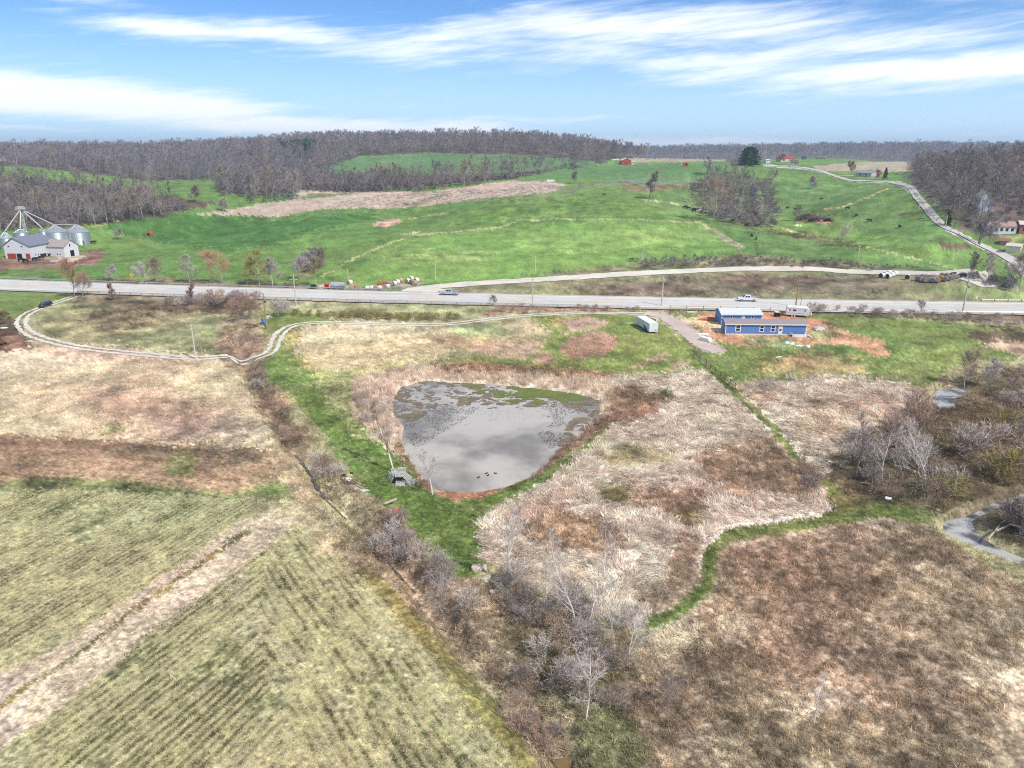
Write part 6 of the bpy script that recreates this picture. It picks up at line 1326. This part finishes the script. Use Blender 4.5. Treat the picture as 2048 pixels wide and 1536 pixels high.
o = MB().box((0, 0, 1.6), (4, 3, 3.6)).obj('hay_feeder', pm('orange boards', (190,92,56), .8)); o.location = G(1371,333); tag(o, 'orange box standing on the far pasture crest', 'feeder'); o2 = MB().box((.2, -1.53, 1.7), (1.7, .06, 2.0)).obj('opening', DK, o)
for u, v, w, lb, c in ((1101,364,5.5,'white trough at the end of the tan stubble field',(236,236,234)),(1231,321,7,'white trailer left of the red gable barn',(232,232,230))):
    t = thing('water_trough' if u < 1200 else 'stock_trailer', lb, 'trough' if u < 1200 else 'trailer', G(u, v)); MB().box((0, 0, .9), (w, 2, 1.4)).obj('body', pm('white %d' % u, c, .6), t); MB().box((0, 0, .1), (w*.8, 1.6, .2)).obj('base', BLK, t)
t = thing('calf_hut', 'rust red open-fronted hut alone on the left pasture', 'hut', G(300,470.5), .1); MB().prism([(-1.5, 0), (1.5, 0), (1.5, 1.5), (0, 1.9), (-1.5, 1.5)], -1, 1, 'y').obj('shell', pm('rust red metal', (186,104,74), .7), t); MB().box((-.4, -1.03, .7), (1.3, .06, 1.2)).obj('opening', DK, t)
o = MB().box((0, 0, 1.6), (4, 3, 3.2)).obj('green_shed', pm('dark green metal', (60,92,86), .6)); o.location = G(1608,318.5); tag(o, 'dark green box shed on the hilltop field right of the farmhouse', 'shed')
for i in range(9): bale(1634+i*2.2, 317.2, 'g', 'dark round bale in the long row on the hilltop field', .2, 2.2, 1.8, 0, 'bales in the hilltop rows')
for i in range(4): bale(1684+i*2.2, 316.8, 'g', 'dark round bale in the middle short row on the hilltop field', .2, 2.2, 1.8, 0, 'bales in the middle hilltop row')
for i in range(4): bale(1700+i*2.2, 317.0, 'g', 'dark round bale in the right-hand short row on the hilltop field', .2, 2.2, 1.8, 0, 'bales in the right hilltop row')
# ---- cows: one skinned body, copied
def skin_mesh(name, pts, edges, radii, m, sub=1):
    me = bpy.data.meshes.new(name); me.from_pydata(pts, edges, []); o = bpy.data.objects.new(name, me); COL.objects.link(o); md = o.modifiers.new('s', 'SKIN'); me.materials.append(m)
    for i, r in enumerate(radii): me.skin_vertices[0].data[i].radius = (r, r) if not isinstance(r, tuple) else r
    me.skin_vertices[0].data[0].use_root = True; sb = o.modifiers.new('d', 'SUBSURF'); sb.levels = sb.render_levels = sub
    dg = bpy.context.evaluated_depsgraph_get(); r = bpy.data.meshes.new_from_object(o.evaluated_get(dg)); r.name = name; bpy.data.objects.remove(o)
    if not r.materials: r.materials.append(m)
    r.polygons.foreach_set('use_smooth', [True]*len(r.polygons)); return r
COWM = pm('black hide', (24,22,22), .6, var=.2)
cow = skin_mesh('cow', [(0,0,1.0),(-.75,0,1.02),(.7,0,1.05),(1.1,0,1.2),(1.45,0,1.15),(1.75,0,.95),
      (-.7,.22,.62),(-.78,.24,.32),(-.74,.24,.03),(-.7,-.22,.62),(-.6,-.24,.32),(-.62,-.24,.03),(.68,.2,.6),(.7,.22,.3),(.72,.22,.03),(.66,-.2,.6),(.78,-.22,.3),(.8,-.22,.03),(-.98,0,1.1),(-1.06,0,.6),(-1.05,0,.35),(1.42,.22,1.28),(1.42,-.22,1.28)],
      [(0,1),(0,2),(2,3),(3,4),(4,5),(1,6),(6,7),(7,8),(1,9),(9,10),(10,11),(2,12),(12,13),(13,14),(2,15),(15,16),(16,17),(1,18),(18,19),(19,20),(4,21),(4,22)],
      [.42,.38,.36,.24,.17,.1,.15,.08,.06,.15,.08,.06,.13,.08,.06,.13,.08,.06,.06,.03,.05,.04,.04], COWM)
COWS = [(1503,474,1.5,'left of the two black cows close together on the near pasture'),(1512,480,1.2,'right of the two black cows close together on the near pasture'),(1642,400,.1,'black cow highest on the pasture below the hill road'),(1574,418,.2,'black cow left of the dark brush heap'),(1591,420,3.3,'black cow standing over the dark brush heap'),
 (1695,419,3.3,'black cow at the lower end of the pale mown track'),(1712,433,.5,'black cow just below the pale mown track'),(1739,444,3.2,'black cow in the middle of the right-hand pasture'),(1799,456,1.5,'black cow nearest the hill road'),(1464,443,.3,'black cow right of the largest pale grove tree'),(1493,452,.2,'black cow lying behind the grove trunks'),(1513,454,.4,'black cow at the right end of the grove trunks'),
 (1369,417,.2,'leftmost cow of the herd on the dirt track'),(1377,419,3.2,'second cow from the left in the herd on the dirt track'),(1386,421,.4,'third cow from the left in the herd on the dirt track'),(1393,422,.1,'cow at the middle of the herd on the dirt track'),(1388,425,3.,'cow at the front middle of the herd on the dirt track'),(1402,426,.3,'cow right of the middle of the herd on the dirt track'),(1413,429,3.3,'cow near the big grove tree at the end of the herd'),(1420,431,.2,'rightmost cow of the herd on the dirt track'),
 (187,487.5,.1,'black cow standing right of the rightmost grain bin'),(42,524,.2,'black cow in front of the high barn, leftmost'),(52,525,3.2,'black cow in front of the high barn, second from left'),(70,522,.1,'black cow beside the red door of the high barn'),(83,519,.4,'black cow under the side wall of the high barn'),(1904,553,.2,'black cow at the end of the gravel road'),(1926,556,3.3,'dark cow left of the right-hand pole on the gravel road'),(1208,391,.1,'dark cow on the hill crest below the far pond')]
for u, v, rz, lb in COWS: o = link('cow', cow, None, None, G(u, v)); o.rotation_euler = (0, 0, rz); s = random.uniform(.95, 1.2); o.scale = (s, s, s); tag(o, lb, 'cow', 'black cattle on the pasture')
duck = skin_mesh('duck', [(0,0,.06),(-.16,0,.08),(-.26,0,.12),(.12,0,.08),(.17,0,.2),(.26,0,.2)], [(0,1),(1,2),(0,3),(3,4),(4,5)], [.1,.08,.03,.08,.05,.02], pm('dark duck plumage', (52,46,42), .7))
for u, v, rz, lb in ((973,947,.3,'upper left duck of the four on the pond'),(976,951,.8,'duck just below the upper left one'),(991,947,3.,'rightmost duck of the four on the pond'),(957,955,.5,'lowest duck of the four on the pond')):
    d = raydir(u, v); k = (-.33-CAMZ)/d[2]; o = link('duck', duck, None, None, (d[0]*k, d[1]*k, -.36)); o.rotation_euler = (0, 0, rz); o.scale = (1.05,)*3; tag(o, lb, 'duck', 'ducks on the pond')
# ---- pallets and junk
PALM = pm('grey pallet wood', (188,182,174), .9, var=.25, scale=5)
def pallet(label, p, M, w=1.4, d=1.2):
    t = thing('pallet', label, 'pallet', p, 0, 'heap of pallets'); t.rotation_euler = M
    for i in range(5): MB().box((0, -d/2+.08+i*(d-.16)/4, .15), (w, .13, .03)).obj('slat', PALM, t)
    for x in (-w/2+.05, 0, w/2-.05): MB().box((x, 0, .075), (.06, d, .11)).obj('runner', PALM, t)
    for i in range(3): MB().box((0, -d/2+.1+i*(d-.2)/2, .0), (w, .1, .022)).obj('slat', PALM, t)
for i, (u, v, z, e, w_, lb) in enumerate(((801,970,.12,(.35,0,.05),1.35,'pale pallet tilted towards the camera at the front of the heap'),(819,966,.08,(.1,.12,-.75),1.1,'pallet fanned out at the right front of the heap'),(826,965,.05,(.1,.05,-.6),1.0,'outermost pallet at the right front of the heap'),
    (785,962,.5,(-.1,-1.15,.45),1.1,'pallet standing on edge at the left of the heap'),(779,957,.4,(.1,-1.25,.3),1.1,'outer leaning pallet at the left of the heap'),(799,957,.55,(.3,.05,.12),1.2,'uppermost pallet in the middle of the heap'),(813,957,.2,(.15,.3,-.7),1.4,'long pallet sloping to the right of the heap'),(804,947,.45,(.45,0,-.08),1.2,'pallet at the back of the heap under the thin tree'),(790,948,.3,(.5,.15,.25),1.1,'pallet at the back left of the heap'))):
    pallet(lb, G(u, v, z), e, w_, 1.05)
blob('pallet_gap_shade', 'black form added for the shade between the pallets of the heap', 'gap_shade', G(793,962), (1.6, 2.0, .45), BLK, 48, .3)  # black lump put in for the shade in the gaps under the pallets
t = thing('planter_tub', 'faded red plastic tub lying in the brush beside the green strip', 'tub', G(788,1022), .4); MB().lathe([(.3, 0), (.42, .5), (.45, .55)], 16).obj('tub', pm('faded red plastic', (226,92,84), .5), t).rotation_euler = (1.2, 0, .6)
o = MB().box((0, 0, .35), (1.7, .35, .12)).obj('plank', WOODP); o.location = G(783,1010, .3); o.rotation_euler = (.3, -.25, .35); tag(o, 'dark-edged plank lying above the faded red tub', 'plank')
o = MB().box((0, 0, .05), (2.4, .3, .08)).obj('plank', WOODP); o.location = G(676,937); o.rotation_euler = (0, -.05, .45); tag(o, 'pale plank in the brush above the white junk', 'plank')
for i, (u, v, rz) in enumerate(((722,969,-.5),(719,974,-.75))): o = MB().box((0, 0, .06), (1.9, .12, .08)).obj('plank', WOODP); o.location = G(u, v); o.rotation_euler = (0, 0, rz); tag(o, ('upper', 'lower')[i]+' thin board at the edge of the green strip below the white junk', 'plank')
blob('white_junk', 'crumpled white sheet metal in the brush left of the green strip', 'sheet metal', G(695,959), (1.5, .9, .35), PW_, 40, .4)
blob('black_bag', 'dark bag beside the crumpled white sheet metal', 'bag', G(688,952), (.9, .8, .35), BLK, 41, .3); blob('metal_scrap', 'grey scrap metal at the lower edge of the brush pile', 'scrap', G(728,982), (1.3, .7, .3), GP_, 42, .5)
blob('metal_scrap', 'small pale scrap left of the grey scrap metal', 'scrap', G(713,979), (.9, .6, .3), GP_, 43, .5); blob('tyre_heap', 'dark lump right of the crumpled white sheet metal', 'tyre', G(703,947), (.6, .6, .25), BLK, 44, .1)
t = thing('white_barrel', 'white barrel lying on the grass at the foot of the creekside thicket', 'barrel', G(1776,1001), 2.6); t.scale = (.75,)*3; MB().tube((-.5, 0, .35), (.5, 0, .35), .34, .34, 16).obj('drum', PW_, t, False); MB().tube((.5, 0, .35), (.53, 0, .35), .3, .3, 16).obj('open_end', DK, t)
t = thing('blue_barrel', 'blue plastic barrel on its side beside the orange-brown pole', 'barrel', G(524,648), .9); MB().lathe([(.5, 0), (.62, .1), (.62, .5), (.66, .52), (.66, .6), (.62, .62), (.62, 1.2), (.5, 1.3)], 18).obj('drum', pm('blue plastic', (40,122,190), .4), t, True).rotation_euler = (1.1, 0, .5)
MB().box((.4, .5, .5), (1.2, .7, .1)).obj('lid', pm('light blue plastic', (120,186,220), .5), t)
o = MB().tube((0, 0, 0), (-.9, -.3, 2.6), .09, .09, 6).obj('leaning_post', BLK); o.location = G(532,656); tag(o, 'black post leaning from the drive towards the blue barrel', 'post')
blob('stone_heap', 'pale stones heaped right of the orange-brown pole', 'stone heap', G(537,636), (2.0, 1.6, .8), GP_, 45, .4)
t = thing('warning_sign', 'yellow diamond road sign with a small plate on the far side of the highway', 'road sign', G(265,564), .1); MB().tube((0, 0, 0), (0, 0, 2.9), .05, .05, 6).obj('post', STEELD, t)
YS = pm('sign yellow', (240,190,30), .5, var=.03); MB().box((0, -.06, 2.5), (1.1, .03, 1.1), M=Matrix.Rotation(math.pi/4, 3, 'Y')).obj('diamond_panel', YS, t); MB().box((0, -.06, 1.45), (.7, .03, .5)).obj('plate', YS, t); MB().box((0, -.08, 2.5), (.12, .02, .6)).obj('arrow_symbol', BLK, t); MB().box((.1, -.08, 2.65), (.35, .02, .1), M=Matrix.Rotation(.6, 3, 'Y')).obj('arrow_symbol', BLK, t); MB().box((0, -.08, 1.45), (.45, .02, .12)).obj('lettering_bar', BLK, t)
t = thing('marker_post', 'white marker board on a rusty post at the start of the right-hand far guardrail', 'marker', G(1951,604), 0); MB().tube((0, 0, 0), (0, 0, 1.1), .07, .07, 6).obj('post', pm('rusty post', (180,130,96), .8), t); MB().box((.1, 0, 1.5), (.3, .06, 1.0), M=Matrix.Rotation(.3, 3, 'Y')).obj('board', PW_, t)
o = MB().tube((0, 0, 0), (-.5, .1, 2.9), .05, .05, 6).obj('guy_marker', pm('yellow plastic', (232,206,96), .5)); o.location = G(409,719); tag(o, 'yellow guy-wire sleeve right of the two-crossarm pole', 'guy marker')
blob('white_debris', 'white broken debris at the right tip of the dark earth heaps', 'debris', G(60,683), (1.9, .9, .4), GP_, 46, .5)
blob('plastic_sheet', 'bluish white sheet between the dark earth heaps at the left edge', 'plastic sheet', G(8,656), (2.4, 1., .25), PW_, 47)
EARTH = pm('dark earth', (92,70,54), .95, var=.35, scale=2.5)
for i, (u, v, w, d, h, lb) in enumerate(((-4,630,6,3,1.1,'upper dark earth heap at the left edge'),(-22,648,7,3.5,1.3,'second dark earth heap at the left edge'),(-4,670,8,4,1.2,'long dark earth heap ending near the white debris'),(-20,690,9,4,1.2,'lowest dark earth heap at the left edge'))): blob('earth_heap', lb, 'earth heap', G(u, v), (w, d, h), EARTH, 50+i, .3, n=22)
for i, (u, v, w, lb) in enumerate(((1626,442,6,'black brush heap on the pasture'),(1606,438,5,'left end of the dark brush heaps on the pasture'),(1656,442,4,'right-hand dark brush heap on the pasture'))): blob('brush_heap', lb, 'brush heap', G(u, v), (w, 3, 1.6), pm('charred brush', (44,38,34), .95, var=.3), 60+i, .5)
# ---- boulders
ROCK = pm('limestone', (196,186,164), .95, var=.2, scale=2.5)
def rock(label, u, v, dims, seed, rz=0.):
    import bmesh
    bm = bmesh.new(); r = random.Random(seed); P = [Vector((r.uniform(-1, 1)*dims[0]/2, r.uniform(-1, 1)*dims[1]/2, r.uniform(-.4, 1)*dims[2])) for _ in range(26)]
    for p in P: p.x *= .8+.2*r.random(); bm.verts.new(p)
    bmesh.ops.convex_hull(bm, input=bm.verts); bmesh.ops.delete(bm, geom=[q for q in bm.verts if not q.link_faces], context='VERTS'); bmesh.ops.bevel(bm, geom=bm.edges[:], offset=.05, segments=1, affect='EDGES')
    me = bpy.data.meshes.new('boulder'); bm.to_mesh(me); bm.free(); me.materials.append(ROCK); o = link('boulder', me, None, None, G(u, v)); o.rotation_euler = (0, 0, rz); tag(o, label, 'boulder', 'boulders at the end of the green strip')
for i, (u, v, d, lb) in enumerate(((954,1140,(1.5,1.3,.5),'largest flat pale boulder at the tip of the green strip'),(969,1138,(1.1,1.0,.4),'boulder right behind the largest flat one'),(973,1158,(1.7,1.2,.45),'broad pale boulder below the largest flat one'),(998,1174,(1.9,.8,.4),'long boulder below the tall pale tree'),(1011,1184,(1.1,.9,.4),'pinkish boulder at the lower end of the group'),(986,1162,(1.4,.6,.3),'thin slab left of the tall pale tree foot'),(1028,1168,(1.2,.8,.3),'slab right of the tall pale tree foot'),(983,1185,(.8,.6,.3),'small stone at the lower left of the boulders'),(1086,1285,(.6,.5,.3),'small pale stone in the lower thicket'),(1096,1283,(.5,.4,.3),'smaller pale stone beside it in the lower thicket'))): rock(lb, u, v, d, 70+i, i*.7)
# ---- fences
FPM = pm('fence post', (120,104,88), .9, var=.2); fpm = npmesh('fence post', *(lambda b: (np.array(b.V), np.array([f for f in b.F if len(f) == 4])))(MB().tube((0, 0, -.3), (0, 0, 1.35), .09, .08, 5, False)), FPM)
def fence(label, px, sp, wires=2, wr=.02, name='wire_fence'):
    P = GP(px); t = thing(name, label, 'fence', P[0]); Q = []
    for a, b in zip(P[:-1], P[1:]):
        n = max(1, int((b-a).length/sp)); Q += [a+(b-a)*i/n for i in range(n)]
    Q.append(P[-1]); zs = H(np.array([q.x for q in Q]), np.array([q.y for q in Q])); Q = [Vector((q.x, q.y, float(z))) for q, z in zip(Q, zs)]
    for q in Q: link('post', fpm, t, None, q-P[0]); 
    for k in range(wires):
        w = MB(); z = 1.1-.5*k
        for a, b in zip(Q[:-1], Q[1:]): w.tube(a-P[0]+Vector((0, 0, z)), b-P[0]+Vector((0, 0, z)), wr, wr, 3, False)
        w.obj('wire', FPM, t)
fence('wire fence along the lower edge of the tan stubble field', [(560,434),(640,419),(720,416),(800,418),(880,409),(1010,394),(1105,385)], 7, 1)
fence('wire fence crossing the bright green field above the gravel road', [(1040,520),(1120,516),(1200,511),(1285,502),(1400,498),(1480,494)], 6, 2, .04)
fence('wire fence continuing right across the cattle pasture', [(1490,490),(1560,494),(1640,496),(1760,500),(1850,512)], 6, 2, .03)
fence('wooden rail fence down the right edge of the lawn', [(1388,712),(1412,730),(1440,755),(1470,778)], 2.4, 2, .06, 'rail_fence')
fence('fence along the near edge of the highway between the poles', [(1340,619),(1440,621),(1540,624)], 4, 2, .03)
fence('curved fence line on the green hill beside the gully', [(660,548),(700,522),(745,501),(790,483),(830,471)], 7, 1, .03)
fence('fence posts below the dirt track at the corner of the green field', [(1510,488),(1516,500),(1530,510)], 3, 2, .03)
fence('fence along the hill road', [(1815,378),(1850,420),(1885,455),(1935,482)], 6, 2, .03)
# logs across the creek
for u, v, rz, lb in ((1985,1075,.7,'fallen log lying across the lower creek'),(2010,1062,.4,'second fallen log above the lower one in the creek'),(1908,800,-.6,'branch fallen into the small creek pool')):
    o = MB().tube((-2, 0, .1), (2, 0, .5), .13, .08, 7).obj('fallen_log', WOODP); o.location = G(u, v, .3); o.rotation_euler = (0, 0, rz); tag(o, lb, 'log')
# ------------------------------------------------------------------ air
def haze():
    hm = 150.; X = 4200.; V = [(a*X, -300+b*7500, -4+c*hm) for c in (0, 1) for b in (0, 1) for a in (-1, 1)]
    o = mk('haze', V, [(0,2,3,1),(4,5,7,6),(0,1,5,4),(2,6,7,3),(0,4,6,2),(1,3,7,5)], None, kind='stuff'); m = bpy.data.materials.new('air'); m.use_nodes = True; n = m.node_tree; n.nodes.clear()
    v = n.nodes.new('ShaderNodeVolumePrincipled'); v.inputs['Density'].default_value = HAZE; v.inputs['Color'].default_value = (.70, .84, 1, 1); v.inputs['Anisotropy'].default_value = .2
    q = n.nodes.new('ShaderNodeOutputMaterial'); n.links.new(v.outputs[0], q.inputs['Volume']); o.data.materials.append(m)
HAZE = .00018
if HAZE: haze()
